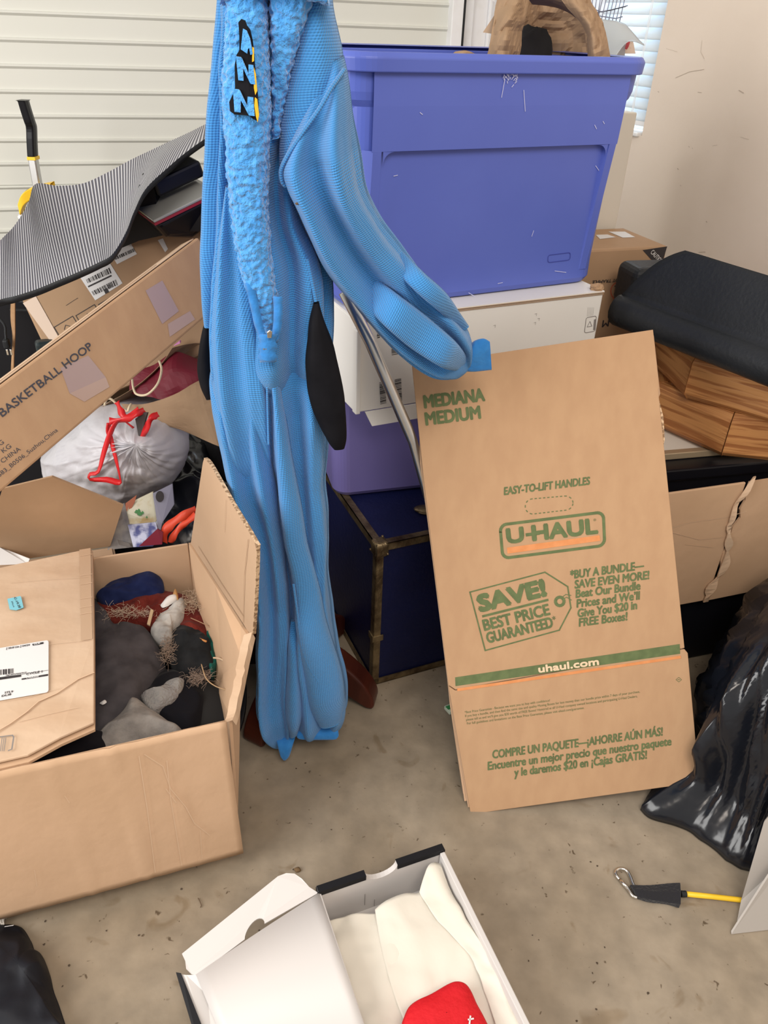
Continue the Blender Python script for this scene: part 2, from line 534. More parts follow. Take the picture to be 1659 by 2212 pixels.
# ------------------------------------------------------------------ the room
m, N, L, P = new_mat('concrete_floor')
tc = N.new('ShaderNodeTexCoord')
def _noise(sc, det, dist=0):
    n = N.new('ShaderNodeTexNoise'); n.inputs['Scale'].default_value = sc; n.inputs['Detail'].default_value = det
    n.inputs['Distortion'].default_value = dist
    L.new(tc.outputs['Object'], n.inputs['Vector']); return n.outputs['Fac']
def _ramp(f, p, cs):
    r = N.new('ShaderNodeValToRGB')
    r.color_ramp.elements[0].position, r.color_ramp.elements[1].position = p
    r.color_ramp.elements[0].color, r.color_ramp.elements[1].color = c4(cs[0]), c4(cs[1])
    L.new(f, r.inputs[0]); return r.outputs[0]
def _mix(mode, f, a, b):
    x = N.new('ShaderNodeMix'); x.data_type = 'RGBA'; x.blend_type = mode
    x.inputs[0].default_value = f
    L.new(a, x.inputs[6]); L.new(b, x.inputs[7]); return x.outputs[2]
a = _ramp(_noise(3.2, 6, .6), (.36, .66), ((.255, .205, .145), (.335, .28, .212)))
b = _ramp(_noise(22, 6), (.3, .7), ((.80, .80, .80), (1.08, 1.08, 1.08)))
c = _ramp(_noise(75, 2, .4), (.70, .76), ((1, 1, 1), (.38, .33, .28)))
d = _ramp(_noise(11, 3, 1.5), (.64, .72), ((1, 1, 1), (.80, .75, .68)))
L.new(_mix('MULTIPLY', 1, _mix('MULTIPLY', 1, _mix('MULTIPLY', 1, a, b), c), d), P.inputs['Base Color'])
P.inputs['Roughness'].default_value = .55; P.inputs['Specular IOR Level'].default_value = .35
bp = N.new('ShaderNodeBump'); bp.inputs['Strength'].default_value = .25; bp.inputs['Distance'].default_value = .004
L.new(_noise(40, 5), bp.inputs['Height']); L.new(bp.outputs[0], P.inputs['Normal'])
M['concrete'] = m
struct(MB().box((-4, -3, -.1), (8, 0, 0), (0, 8, 0), (0, 0, .1)).build('floor', M['concrete']))

DY = math.radians(18)
dx = V((math.cos(DY), math.sin(DY), 0)); dn = V((math.sin(DY), -math.cos(DY), 0))     # along the door wall / into the room
DO = V((0, 2.7, 0))
DOOR = Plane(DO, dn)
def door_u(px, py): return (DOOR.at(px, py) - DO).dot(dx)
uj = door_u(966, 60)
M['door'] = pm('painted_steel_door', (0.635, 0.64, 0.585), 0.5, (0.66, 0.665, 0.615), 2, spec=.3)
M['white_trim'] = pm('white_paint', (0.74, 0.74, 0.75), 0.5, (0.66, 0.65, 0.63), 14, contrast=(.5, .8))
M['wall'] = pm('cream_wall_paint', (0.735, 0.635, 0.54), 0.8, (0.79, 0.69, 0.595), 2.5, detail=5, bump=.06, bscale=40, spec=.15)
prof = []          # height, depth: shallow pressed ribs
z, rib = 0.0, 0.0605
k = 0
while z < 2.3:
    sec = (k % 9 == 4)
    prof += [(z, 0.0), (z + rib - .012, 0.0), (z + rib - .006, .006), (z + rib - .001, .006 if not sec else -.004)]
    z += rib; k += 1
rows = []
for u in (-4.2, uj):
    rows.append([DO + dx * u + dn * d + V((0, 0, h + .012)) for h, d in prof])
door = MB().grid(rows)
door.box(DO + dx * -4.2 - dn * .05, dx * (4.2 + uj), dn * .045, (0, 0, 2.3))
struct(door.build('door_1', M['door']))
# jamb with its rubber seal, then the white moulding beside it
t = thing('trim_1', 'white door jamb with black rubber seal', 'trim', DO + dx * (uj + .02)); struct(t)
for kk in ('label', 'category'): del t[kk]
uk = door_u(990, 60)
MB().box(DO + dx * uj - dn * .05, dx * (uk - uj), dn * .085, (0, 0, 2.3)).build('jamb', M['white_trim'], t, bevel=.003)
MB().box(DO + dx * uk - dn * .03, dx * .012, dn * .05, (0, 0, 2.3)).build('seal', M['black_rubber'], t)
b = MB()
for u0, w, dp in ((uk + .012, .03, .06), (uk + .042, .05, .05), (uk + .092, .008, .062), (uk + .10, .5, .045)):
    b.box(DO + dx * u0 - dn * .05, dx * w, dn * dp, (0, 0, 2.3))
struct(b.build('wall_back', M['white_trim'], bevel=.002))

WD = math.radians(25)
wn = V((-math.cos(WD), -math.sin(WD), 0)); wx = V((math.sin(WD), -math.cos(WD), 0))   # right wall: into room / towards camera
WO = V((.612, 2.899, 0))
WALL = Plane(WO, wn)
def wall_u(px, py): return (WALL.at(px, py) - WO).dot(wx)
uw = wall_u(1414, 150); zs = WALL.at(1378, 292).z
b = MB()
b.box(WO + wx * uw - wn * .14, wx * 2.6, wn * .14, (0, 0, 2.3))
b.box(WO - wx * .2 - wn * .14, wx * (uw + .2), wn * .14, (0, 0, zs))
b.box(WO - wx * .2 - wn * .14, wx * (uw + .2), wn * .14, (0, 0, .3))
b = MB()
b.box(WO + wx * uw - wn * .14, wx * 2.6, wn * .14, (0, 0, 2.3)).box(WO - wx * .2 - wn * .14, wx * (uw + .2), wn * .14, (0, 0, zs))
b.box(WO - wx * .2 - wn * .14 + V((0, 0, 1.85)), wx * (uw + .2), wn * .14, (0, 0, .45))
wall = struct(b.build('wall_right', M['wall']))
M['scuff'] = pm('wall_scuff', (0.48, 0.40, 0.33), .9)
sc = MB()
for pts, w in (([(1517, 88), (1514, 112), (1522, 127)], .0012), ([(1460, 168), (1490, 155), (1521, 150)], .002), ([(1440, 105), (1464, 112)], .001),
               ([(1600, 296), (1618, 301)], .001), ([(1597, 195), (1607, 201)], .003), ([(1488, 316), (1490, 318)], .002), ([(1464, 364), (1466, 366)], .004),
               ([(1510, 545), (1524, 544)], .002), ([(1540, 315), (1550, 313)], .001), ([(1508, 199), (1516, 200)], .002), ([(1422, 198), (1424, 199)], .003),
               ([(1496, 320), (1497, 321)], .002), ([(1526, 478), (1528, 480)], .003), ([(1470, 400), (1472, 402)], .002)):
    stroke(sc, WALL, pts, w * .6, off=.0012)
sc.build('scuff_marks', M['scuff'], wall)
# window: bright sky behind the pane, a slatted blind in front
t = struct(thing('window_1', '', '', WO + wx * .25 + V((0, 0, zs))))
for kk in ('label', 'category'): del t[kk]
M['sky_pane'] = emit_mat('bright_window_pane', (0.80, 0.90, 1.0), 5.5)
M['frame'] = pm('white_vinyl', (0.8, 0.8, 0.8), .4)
WT = wn * -.10
MB().box(WO - wx * .2 + WT + V((0, 0, zs)), wx * (uw + .2), wn * -.01, (0, 0, 1.85 - zs)).build('pane', M['sky_pane'], t)
b = MB()
b.box(WO + wx * (uw - .03) + WT + V((0, 0, zs)), wx * .03, wn * .03, (0, 0, 1.85 - zs))
b.box(WO - wx * .2 + WT + V((0, 0, zs)), wx * (uw + .2), wn * .035, (0, 0, .03))
b.build('window_frame', M['frame'], t, bevel=.003)
MB().box(WO - wx * .2 + WT + V((0, 0, zs - .004)), wx * (uw + .19), wn * .112, (0, 0, .012)).build('sill', M['frame'], t, bevel=.004)
t = thing('window_blind', 'white slatted blind hanging in the bright window behind the blue bin', 'blind', WO + wx * .2 + wn * -.03 + V((0, 0, zs + .035)))
M['slat'] = pm('white_blind_slat', (0.78, 0.84, 0.88), .45, trans=.28)
b = MB()
z = zs + .055
while z < 1.84:
    rows = []
    for u in (-.18, uw - .006):
        row = []
        for k in range(7):
            a = -.5 + k / 6
            row.append(WO + wx * u + wn * (-.035 + a * .028) + V((0, 0, z + a * -.036 + .006 * (1 - 4 * a * a))))
        rows.append(row)
    b.grid(rows); z += .0305
b.build('slats', M['slat'], t, smooth=True, solid=.0012)
MB().box(WO - wx * .18 + wn * -.048 + V((0, 0, zs + .022)), wx * (uw + .172), wn * .026, (0, 0, .016)).build('bottom_rail', M['frame'], t, bevel=.004)
b = MB()
for uu in (uw - .075, uw - .081):
    b.tube([WO + wx * uu + wn * -.012 + V((0, 0, 1.84)), WO + wx * uu + wn * -.012 + V((0, 0, zs + .03))], .0012, 6)
b.build('lift_cord', M['frame'], t)

# ------------------------------------------------------------------ right side, from the back forwards
# tall white carton by the window
pr = at_y(1377, 243, 2.2)
yaw = math.radians(18); ex = V((math.cos(yaw), math.sin(yaw), 0)); ey = V((-math.sin(yaw), math.cos(yaw), 0))
t = thing('tall_panel_carton', 'tall slim cream panel carton standing behind the blue bin under the window', 'carton', pr - ex * .22 + V((0, 0, -pr.z)))
o = V((pr.x, pr.y, 0)) - ex * .22
M['cream_panel'] = pm('cream_panel', (0.66, 0.62, 0.54), .55)
MB().box(o, ex * .22, ey * .05, (0, 0, pr.z)).build('body', M['cream_panel'], t, bevel=.003)
MB().box(o + ex * .01 + ey * .052, ex * .225, ey * .012, (0, 0, pr.z - .018)).build('back_board', M['cream_panel'], t, bevel=.002)

# brown carton with the caution corner
pr = at_y(1443, 531, 2.0)
yaw = math.radians(19); ex = V((math.cos(yaw), math.sin(yaw), 0)); ey = V((-math.sin(yaw), math.cos(yaw), 0))
t = thing('caution_carton', 'brown carton with black caution corner behind the black rubber mat', 'carton', V((pr.x, pr.y, 0)) - ex * .25)
MB().box(V((pr.x, pr.y, 0)) - ex * .37, ex * .37, ey * .2, (0, 0, pr.z)).build('body', M['card_dark'], t, bevel=.006)
pl = Plane(pr, -ey)
k = MB(); quad(k, pl, [(1388, 540), (1441, 532), (1427, 578), (1421, 577)]); k.build('caution_corner', M['black_ink'], t)
k = MB(); write(k, pl, 'CAUTION', (1404, 546), (1426, 570), 9, .01, off=.0014); k.build('caution_lettering', M['label'], t)
k = MB()
ring = [(1335 + 16 * math.cos(a), 629 + 19 * math.sin(a)) for a in [2 * math.pi * i / 20 for i in range(20)]]
stroke(k, pl, ring, .003, True); stroke(k, pl, [(1325, 643), (1346, 615)], .003)
k.build('no_step_symbol', pm('red_ink', (.45, .1, .05), .8), t)
k = MB()
write(k, pl, 'DO NOT TRAMPLE', (1362, 600), (1280, 606), (0, 6), .03)
write(k, pl, 'M', (1316, 690), (1302, 692), (0, 14), .02)
stroke(k, pl, [(1328, 618), (1343, 617)], .003); stroke(k, pl, [(1331, 628), (1340, 624), (1342, 640)], .005)
k.build('printing', M['black_ink'], t)
k = MB(); top = Plane(pr, V((0, 0, 1)))
quad(k, top, [(1287, 508), (1312, 507), (1330, 513), (1296, 517)]); quad(k, top, [(1314, 501), (1350, 501), (1372, 513), (1345, 514)])
k.build('shipping_label', M['label'], t)

# black cabinet-like unit, framed print, octagon frames, mat
yaw = math.radians(14); ex = V((math.cos(yaw), math.sin(yaw), 0)); ey = V((-math.sin(yaw), math.cos(yaw), 0))
ZB = .505
pb = at_z(1445, 1017, ZB)
t = thing('black_unit', 'low black unit under the framed print and octagon frames', 'unit', V((pb.x + .1, pb.y + .2, 0)))
o = V((pb.x, pb.y, 0)) - ex * .14
MB().box(o + ey * .01, ex * .68, ey * .42, (0, 0, ZB - .03)).build('body', M['black_plastic'], t, bevel=.004)
MB().box(o - ex * .005 + V((0, 0, ZB - .028)), ex * .69, ey * .435, (0, 0, .028)).build('top_panel', M['black_plastic'], t, bevel=.004)
pf = at_z(1446, 985, ZB + .016)
t = thing('framed_print', 'white marbled print in a thin gold frame under the octagon frames', 'picture', V((pf.x + .15, pf.y + .12, ZB)))
o = V((pf.x, pf.y, ZB + .001)) - ex * .1 + ey * .008
k = MB()
W_, D_ = .47, .30
for a, bx, by in ((o, ex * W_, ey * .016), (o + ey * (D_ - .016), ex * W_, ey * .016), (o + ey * .016, ex * .016, ey * (D_ - .032)), (o + ex * (W_ - .016) + ey * .016, ex * .016, ey * (D_ - .032))):
    k.box(a, bx, by, (0, 0, .016))
k.build('frame', pm('thin_gold_frame', (.5, .4, .27), .4, metal=.5), t, bevel=.002)
MB().box(o + ex * .012 + ey * .012, ex * (W_ - .024), ey * (D_ - .024), (0, 0, .012)).build('print', pm('marbled_print', (.78, .74, .66), .4, (.25, .24, .2), 9, contrast=(.55, .8)), t)

def octagon(name, label, corner, d_in, edge, z0, h, tilt=None):
    """eight mitred boards in a ring; corner = the vertex nearest the camera, d_in = heading of the edge leaving it"""
    R = edge / (2 * math.sin(math.pi / 8))
    inw = d_in + math.pi / 2 - math.pi / 8
    c = corner + V((math.cos(inw), math.sin(inw), 0)) * R
    t = thing(name, label, 'wooden frame', V((c.x, c.y, z0)), 'octagonal pine frames')
    a0 = inw + math.pi
    bw = .032
    for i in range(8):
        b0, b1 = a0 + i * math.pi / 4, a0 + (i + 1) * math.pi / 4
        def pt(a, r, zz): return V((c.x + r * math.cos(a), c.y + r * math.sin(a), zz))
        g = .0007
        prof = [(R - .012, z0), (R, z0 + .012), (R, z0 + h - .018), (R - .010, z0 + h), (R - bw, z0 + h), (R - bw, z0)]
        rows = [[pt(b0, r, zz) for r, zz in prof], [pt(b1, r, zz) for r, zz in prof]]
        e = (rows[1][0] - rows[0][0]).normalized() * g
        rows[0] = [p + e for p in rows[0]]; rows[1] = [p - e for p in rows[1]]
        m_ = MB()
        for q in range(6):
            A, B, Cc, D = rows[0][q], rows[1][q], rows[1][(q + 1) % 6], rows[0][(q + 1) % 6]
            l_, w_ = (B - A).length, (D - A).length
            off = i * 3.1 + q * .37
            m_.add([A, B, Cc, D], [(0, 1, 2, 3)], [(off, 0), (off + l_, 0), (off + l_, w_), (off, w_)])
        m_.add(rows[0], [tuple(range(6))[::-1]]); m_.add(rows[1], [tuple(range(6))])
        m_.build('board', M['pine'], t, bevel=.0015)
    return c, R
zl = ZB + .019
B1 = at_z(1584, 897, zl + .1)
octagon('octagon_frame', 'lower octagonal pine frame lying on the framed print', B1, math.radians(-8), .2, zl, .1)
B2 = at_z(1500, 767, zl + .2)
octagon('octagon_frame', 'upper octagonal pine frame stacked directly below the black mat', B2, math.radians(-38), .2, zl + .1006, .1)

# black case and folded mat on top
zt = zl + .2015
pc = at_y(1366, 640, 1.80)
t = thing('black_case', 'small black box half hidden behind the folded black mat', 'box', V((pc.x + .05, pc.y + .08, zt)))
MB().box(V((pc.x, pc.y, zt + .001)), ex * .2, ey * .1, (0, 0, at_y(1366, 584, 1.80).z - zt)).build('body', M['black_rubber'], t, bevel=.02, seg=4)
fa, fb = at_z(1338, 668, zt + .045), at_z(1560, 752, zt + .045)
fdir = (fb - fa).normalized(); L_ = .55
back = V((-fdir.y, fdir.x, 0))
if back.y < 0: back = -back
ba, bb = at_z(1482, 545, zt + .19), at_z(1659, 600, zt + .185)
prof = []
rows = []
for i in range(26):
    s_ = i / 25
    base = fa + fdir * (L_ * s_)
    topb = ba + (bb - ba).normalized() * (L_ * s_)
    row = []
    for k_ in range(13):                       # top sheet from back edge to fold
        q = k_ / 12
        p = topb.lerp(base + V((0, 0, .03)), q)
        p.z += .02 * math.sin(math.pi * q) + .006 * nz(p, 6, 2)
        row.append(p)
    for k_ in range(1, 9):                     # rolled fold
        a_ = math.pi * k_ / 8
        row.append(base - back * (.03 * math.sin(a_)) + V((0, 0, .03 * math.cos(a_))))
    for k_ in range(1, 8):                     # under sheet
        q = k_ / 7
        p = base + back * (.24 * q) + V((0, 0, -.03 + .012 * q))
        row.append(p)
    rows.append(row)
m_ = MB().grid(rows)
tag(m_.build('folded_mat', M['black_rubber'], smooth=True, solid=.011, offset=0), 'thick black rubber mat folded over on top of the octagon frames', 'mat')
# green cloth peeping out below the mat
g = lump([(1488, 742), (1540, 733), (1600, 770), (1612, 790), (1560, 790), (1510, 770)], zl + .11, .035, amp=.006, seed=4)
tag(g.build('green_cloth', pm('dark_green_cloth', (.012, .045, .022), .9), smooth=True), 'dark green cloth tucked inside the octagon frames under the mat', 'cloth')

# torn carton in front of the black unit
yaw = math.radians(18); ex = V((math.cos(yaw), math.sin(yaw), 0)); ey = V((-math.sin(yaw), math.cos(yaw), 0))
tl = at_y(1452, 1065, 1.33)
pl = Plane(tl, -ey)
bl = pl.at(1465, 1308); hh = tl.z - bl.z
t = thing('torn_carton', 'torn brown carton with ripped corner in front of the black unit', 'carton', V((tl.x + .1, tl.y + .03, bl.z)))
o = V((tl.x, tl.y, bl.z)) - ex * .12
uR = (pl.at(1612, 1050) - o).dot(ex)
MB().box(o, ex * (uR - .003), ey * .006, (0, 0, hh)).build('front_panel', M['card'], t, bevel=.002)
k = MB()
n_ = 15
ra, rb = [], []
rd = random.Random(3)
for i in range(n_):
    zz = hh * i / (n_ - 1)
    j = rd.uniform(-.006, .010)
    ra.append(o + ex * (uR + .002 + j) + V((0, 0, zz)) + ey * .004)
    rb.append(o + ex * (uR + .3) + V((0, 0, zz)) + ey * .01)
k.grid([ra, rb]); k.build('torn_panel', M['card'], t, solid=.005)
k = MB()
ra = []
rc = []
for i in range(34):
    zz = hh * (i / 33) * 1.05
    w_ = .002 + .015 * abs(nz((i * .17, 1, 2), 1.3))
    cx = uR - .002 + .022 * nz((i * .12, 5, 1), 1.1)
    ra.append(o + ex * (cx - w_) + V((0, 0, zz)) - ey * (.002 + .012 * abs(nz((i * .19, 2, 2), 1))))
    rc.append(o + ex * (cx + w_) + V((0, 0, zz)) - ey * (.002 + .014 * abs(nz((i * .15, 7, 4), 1))))
k.grid([ra, rc]); k.build('ripped_edge', M['card_worn'], t, solid=.003)
MB().box(o + ey * .006, ex * .006, ey * .06, (0, 0, hh)).box(o + ey * .006 + ex * .01, ex * .5, ey * .06, (0, 0, .005)).build('side_and_base', M['card_dark'], t)
marks('crease_line', pl, (([(1448, 1140), (1490, 1128), (1560, 1118), (1598, 1108), (1612, 1104)], .0016), ([(1452, 1150), (1510, 1165), (1560, 1160), (1600, 1140)], .0013), ([(1480, 1176), (1540, 1182)], .001)), M['crease'], t, .0012)
# dark crate that carries the torn carton
tag(MB().box(V((tl.x, tl.y, 0)) - ex * .1 + ey * .02, ex * .5, ey * .05, (0, 0, bl.z - .001)).build('dark_crate', M['black_plastic'], bevel=.005), 'dark crate in the shadow under the torn brown carton', 'crate')

# big black bin liner on the right
def bag_disp(seed, k1=.10, k2=.05):
    def f(d):
        r = k1 * nz(d, 1.6, seed)
        # pulled pleats: ridged noise stretched down the bag
        q = V((math.atan2(d.y, d.x) * 2.2, d.z * .7, 0))
        r += k2 * (1 - 2 * abs(nz(q, 2.2, seed + 2))) + k2 * .7 * (1 - 2 * abs(nz(V((d.x * 1.2 + d.z, d.y * 1.2 - d.z, d.z)), 3.0, seed + 6)))
        r += .02 * nz(d, 9, seed)
        return r
    return f
def trash_bag(c, rx, ry, rz, seed, mat, name, label, nu=110, nv=70, k1=.1, k2=.05):
    m_ = MB().ball((c[0], c[1], rz * .80), rx, ry, rz, nu, nv, bag_disp(seed, k1, k2))
    for i, p in enumerate(m_.v):
        if p.z < .004 + .012: p.z = .003 + max(0, (p.z + .3) * .03)
    return m_
m_ = MB()
out = [(1640, 1205), (1560, 1270), (1500, 1370), (1478, 1480), (1478, 1600), (1500, 1700), (1440, 1712), (1390, 1735), (1384, 1752), (1405, 1772), (1470, 1790), (1520, 1822), (1570, 1862), (1620, 1884), (1665, 1878), (1760, 1840), (1830, 1700), (1850, 1500), (1800, 1300), (1720, 1215)]
# ground ring of the bag and a heap above it: rings lifted from the floor outline toward an off-centre crown
gr = [(1384, 1752), (1405, 1772), (1470, 1790), (1520, 1822), (1570, 1862), (1620, 1884), (1690, 1890), (1800, 1860), (1920, 1780), (1990, 1680), (1960, 1560), (1850, 1480), (1700, 1470), (1580, 1500), (1500, 1560), (1450, 1640), (1405, 1715)]
G = [at_z(p[0], p[1], 0) for p in gr]
nn = 130
G = resample(G + [G[0]], nn + 1)[:-1]
crown = V((1.0, 1.16, .45))
cc = sum(G, V((0, 0, 0))) / nn
rows = []
NR = 64
for i in range(NR + 1):
    s_ = i / NR
    row = []
    for p in G:
        ctr = cc.lerp(V((crown.x, crown.y, 0)), s_)
        bulge = 1.0 + .18 * math.sin(math.pi * min(1, s_ * 1.25)) - .0
        sh = max(0.0, 1 - s_ ** 2.6) ** .62
        lf_ = max(0.0, min(1.0, (cc.x - .03 - p.x) / .18))
        pull = 1 - .34 * lf_ * min(1, max(0, s_ - .015) / .07)
        q = ctr + (V((p.x, p.y, 0)) - cc) * (sh * bulge * pull)
        zz = crown.z * (math.sin(s_ * math.pi / 2) ** .9)
        ang = math.atan2(p.y - cc.y, p.x - cc.x)
        e = V((math.cos(ang), math.sin(ang), .25))
        f = min(1, s_ * 6)
        r = .030 * (1 - 2 * abs(nz((ang * 2.6 + s_ * 2.6, s_ * .7, 0), 1.5, 3))) + .022 * (1 - 2 * abs(nz((ang * 4 + s_ * 4, s_ * 1.1, 1), 2.0, 8)))
        r += .035 * nz((q.x, q.y, zz), 5, 1) + .010 * nz((q.x, q.y, zz), 16, 2)
        rows_p = V((q.x, q.y, zz)) + e * (r * f * (1 - .5 * s_))
        if rows_p.z < .004: rows_p.z = .004
        over = (rows_p - WO).dot(wn) - .04
        if over < 0: rows_p = rows_p - wn * over
        row.append(rows_p)
    rows.append(row)
rows[0] = [V((p.x, p.y, .003)) for p in rows[1]]
m_ = MB().grid(rows, cu=True)
m_.f.append(tuple(range(nn))[::-1])
tag(m_.build('trash_bag', M['bag_black'], smooth=True), 'big full shiny black bin bag at the right edge of the floor', 'trash bag')

# folded grey board at the lower right corner
t = thing('grey_board', 'folded grey cardboard sheet poking in at the right edge of the floor', 'cardboard', at_z(1585, 2015, 0))
M['greyboard'] = pm('grey_board', (.42, .39, .36), .7)
a0 = at_z(1580, 2018, .002)
MB().prism([a0, at_z(1700, 2004, .002), at_z(1750, 1790, .16), at_z(1659, 1895, .09)], V((.0, .004, .003))).build('front_flap', M['greyboard'], t)
b0 = at_z(1592, 1990, .006)
MB().prism([b0, at_z(1601, 1945, .02), at_z(1650, 1776, .15), at_z(1760, 1640, .24), at_z(1760, 1800, .13)], V((.003, .004, 0))).build('rear_flap', M['greyboard'], t)
# ------------------------------------------------------------------ centre: trunk, tote, white carton, blue bin
yaw = math.radians(24); ex = V((math.cos(yaw), math.sin(yaw), 0)); ey = V((-math.sin(yaw), math.cos(yaw), 0)); ez = V((0, 0, 1))
c0 = at_z(803, 1482, 0); TH = .392; TW, TD = .50, .42
c0 = V((c0.x, c0.y, .002))
t = thing('steamer_trunk', 'navy blue trunk with tarnished brass edges behind the moving box', 'trunk', c0 + ex * TW / 2 + ey * TD / 2)
MB().box(c0 + ex * .004 + ey * .004 + ez * .002, ex * (TW - .008), ey * (TD - .008), ez * (TH - .004)).build('body', M['trunk_blue'], t, bevel=.004)
def strip(a, d1, d2, ln):      # angle strip of two thin leaves along an edge
    k = MB(); w, th = .017, .0022
    k.box(a, ln, d1 * w, d2 * th).box(a, ln, d2 * w, d1 * th)
    k.build('edge_strip', M['brass'], t)
strip(c0 + ez * (TH + .0005) - ey * .0005, ey, -ez, ex * TW)
strip(c0 + ez * (TH + .0005) - ex * .0005, ex, -ez, ey * TD)
strip(c0 + ez * (TH + .0005) + ex * (TW + .0005), -ex, -ez, ey * TD)
strip(c0 + ez * (TH + .0005) + ey * (TD + .0005), -ey, -ez, ex * TW)
strip(c0 - ex * .0005 - ey * .0005, ex, ey, ez * TH)
strip(c0 + ex * (TW + .0005) - ey * .0005, -ex, ey, ez * TH)
strip(c0 - ey * .0005, ey, ez, ex * TW)
strip(c0 - ex * .0005, ex, ez, ey * TD)
for cx_, cy_ in ((0, 0), (1, 0), (0, 1), (1, 1)):
    k = MB()
    q = c0 + ex * (TW * cx_) + ey * (TD * cy_) + ez * TH
    sx_, sy_ = (1 - 2 * cx_), (1 - 2 * cy_)
    k.box(q - ex * .003 * sx_ - ey * .003 * sy_ + ez * .003, ex * .032 * sx_, ey * .032 * sy_, ez * -.036)
    o_ = k.build('corner_cap', M['brass'], t, bevel=.008, seg=3)
    k = MB()
    for dx_, dy_, dz_ in ((.024, -.003, -.024), (-.003, .024, -.024), (.022, .022, .004)):
        k.ball(q + ex * dx_ * sx_ + ey * dy_ * sy_ + ez * dz_, .003, .003, .003, 8, 6)
    k.build('rivet', M['brass'], o_, smooth=True)
k = MB(); zc = TH * .34
k.box(c0 - ex * .003 - ey * .003 + ez * zc, ex * .026, ey * .003, ez * .016).box(c0 - ex * .003 - ey * .003 + ez * zc, ex * .003, ey * .026, ez * .016)
k.build('strip_clip', M['brass'], t, bevel=.001)
hp = at_z(916, 1102, TH + .006)
k = MB().ball(hp + ex * .01, .032, .016, .008, 20, 8).ball(hp + ex * .012 - ey * .012 - ez * .002, .03, .01, .004, 16, 6)
k.build('latch', M['brass'], t, smooth=True)

# violet tote on the trunk
yaw = math.radians(16); ex = V((math.cos(yaw), math.sin(yaw), 0)); ey = V((-math.sin(yaw), math.cos(yaw), 0))
def rrow(c, ex, ey, hw, hd, r, z, n=8):
    out = []
    for sx_, sy_, a0 in ((1, 1, 0), (-1, 1, .5), (-1, -1, 1), (1, -1, 1.5)):
        for k in range(n + 1):
            a = (a0 + .5 * k / n) * math.pi
            out.append(c + ex * (sx_ * (hw - r) + r * math.cos(a)) + ey * (sy_ * (hd - r) + r * math.sin(a)) + V((0, 0, z)))
    return out
def tub(name, mat, parent, c, ex, ey, rings, floor_t=.006):
    """open tub from rings (hw, hd, r, z) listed outside bottom -> rim -> inside bottom"""
    m_ = MB(); rows = [rrow(c, ex, ey, *q) for q in rings]
    m_.grid(rows, cu=True)
    n = len(rows[0])
    m_.f.append(tuple(range(n))[::-1]); m_.f.append(tuple(len(m_.v) - n + j for j in range(n)))
    return m_.build(name, mat, parent, smooth=False, bevel=.002, seg=2)
tb = at_z(718, 1083, TH + .003)
twd, tdp, tht = .50, .36, .252
c = V((tb.x, tb.y, 0)) + ex * (twd / 2 + .008) + ey * (tdp / 2 + .01)
c.z = TH + .003
t = thing('plastic_tote', 'translucent violet plastic tote between the trunk and the white carton', 'storage tote', c)
tub('body', M['tote_purple'], t, c, ex, ey, [(twd / 2 - .008, tdp / 2 - .008, .03, 0), (twd / 2, tdp / 2, .034, .012), (twd / 2 + .008, tdp / 2 + .008, .036, tht - .02), (twd / 2 + .003, tdp / 2 + .003, .034, tht - .02), (twd / 2 - .006, tdp / 2 - .006, .03, .014)])
k = MB(); rows = [rrow(c, ex, ey, *q) for q in ((twd / 2 + .014, tdp / 2 + .012, .04, tht - .019), (twd / 2 + .014, tdp / 2 + .012, .04, tht - .004), (twd / 2 + .008, tdp / 2 + .008, .036, tht))]
k.grid(rows, cu=True); n = len(rows[0]); k.f.append(tuple(range(n))[::-1]); k.f.append(tuple(2 * n + j for j in range(n)))
k.build('lid', M['tote_purple'], t, bevel=.002)

# white carton with bar codes
yaw = math.radians(25.7); ex = V((math.cos(yaw), math.sin(yaw), 0)); ey = V((-math.sin(yaw), math.cos(yaw), 0))
wb = at_y(800, 890, 1.36); wt = at_y(770, 689, 1.36)
z0 = TH + .003 + tht + .001; hgt = wt.z - z0
o = V((wt.x, wt.y, z0)); WWd, WDp = .556, .38
t = thing('white_carton', 'scuffed white carton with bar codes directly under the blue bin', 'carton', o + ex * WWd / 2 + ey * WDp / 2)
pl = Plane(o, -ey)
lu = (pl.at(797, 800) - o).dot(ex)
MB().box(o, ex * WWd, ey * WDp, ez * (hgt - .004)).build('body', M['white_card'], t, bevel=.003)
MB().box(o - ex * .001 - ey * .001 + ez * (hgt - .0035), ex * (WWd + .002), ey * (WDp + .002), ez * .0035).build('top_flap', M['white_card'], t)
k = MB()
for i in range(3): k.box(o - ey * .0016 + ez * (hgt - .0075 + i * .0022), ex * WWd, ey * .001, ez * .0009)
k.build('flap_edge', M['card_dark'], t)
k = MB(); k.box(o - ex * .004 - ey * .012 + ez * .002, ex * .010, ey * .018, ez * (hgt - .02)).build('corner_fold', M['white_card'], t, bevel=.002)
lowf = MB(); lowf.prism([o + ex * .02 - ey * .003 + ez * .0, o + ex * .2 - ey * .003, o + ex * .2 - ey * .012 - ez * .028, o + ex * .032 - ey * .012 - ez * .028], ey * .003)
lowf.build('lower_flap', M['white_card'], t)
k = MB()
bars(k, pl, [(819, 825), (832, 822), (834, 872), (821, 873)], 2, 1)
def vbars(k, x0, x1, y0, y1, n, seed, sk=0):
    rd = random.Random(seed); v = 0
    while v < 1:
        w = rd.choice((1, 1, 2)) / n
        ya, yb = y0 + (y1 - y0) * v, y0 + (y1 - y0) * min(1, v + w)
        quad(k, pl, [(x0 + sk * v, ya), (x1 + sk * v, ya - 3), (x1 + sk * v, yb - 3), (x0 + sk * v, yb)], .0012)
        v += w + rd.choice((1, 1, 2)) / n
k = MB()
vbars(k, 819, 832, 826, 873, 44, 1, 2); vbars(k, 852, 866, 820, 868, 44, 2, 2)
vbars(k, 845, 862, 748, 768, 16, 4, 1)
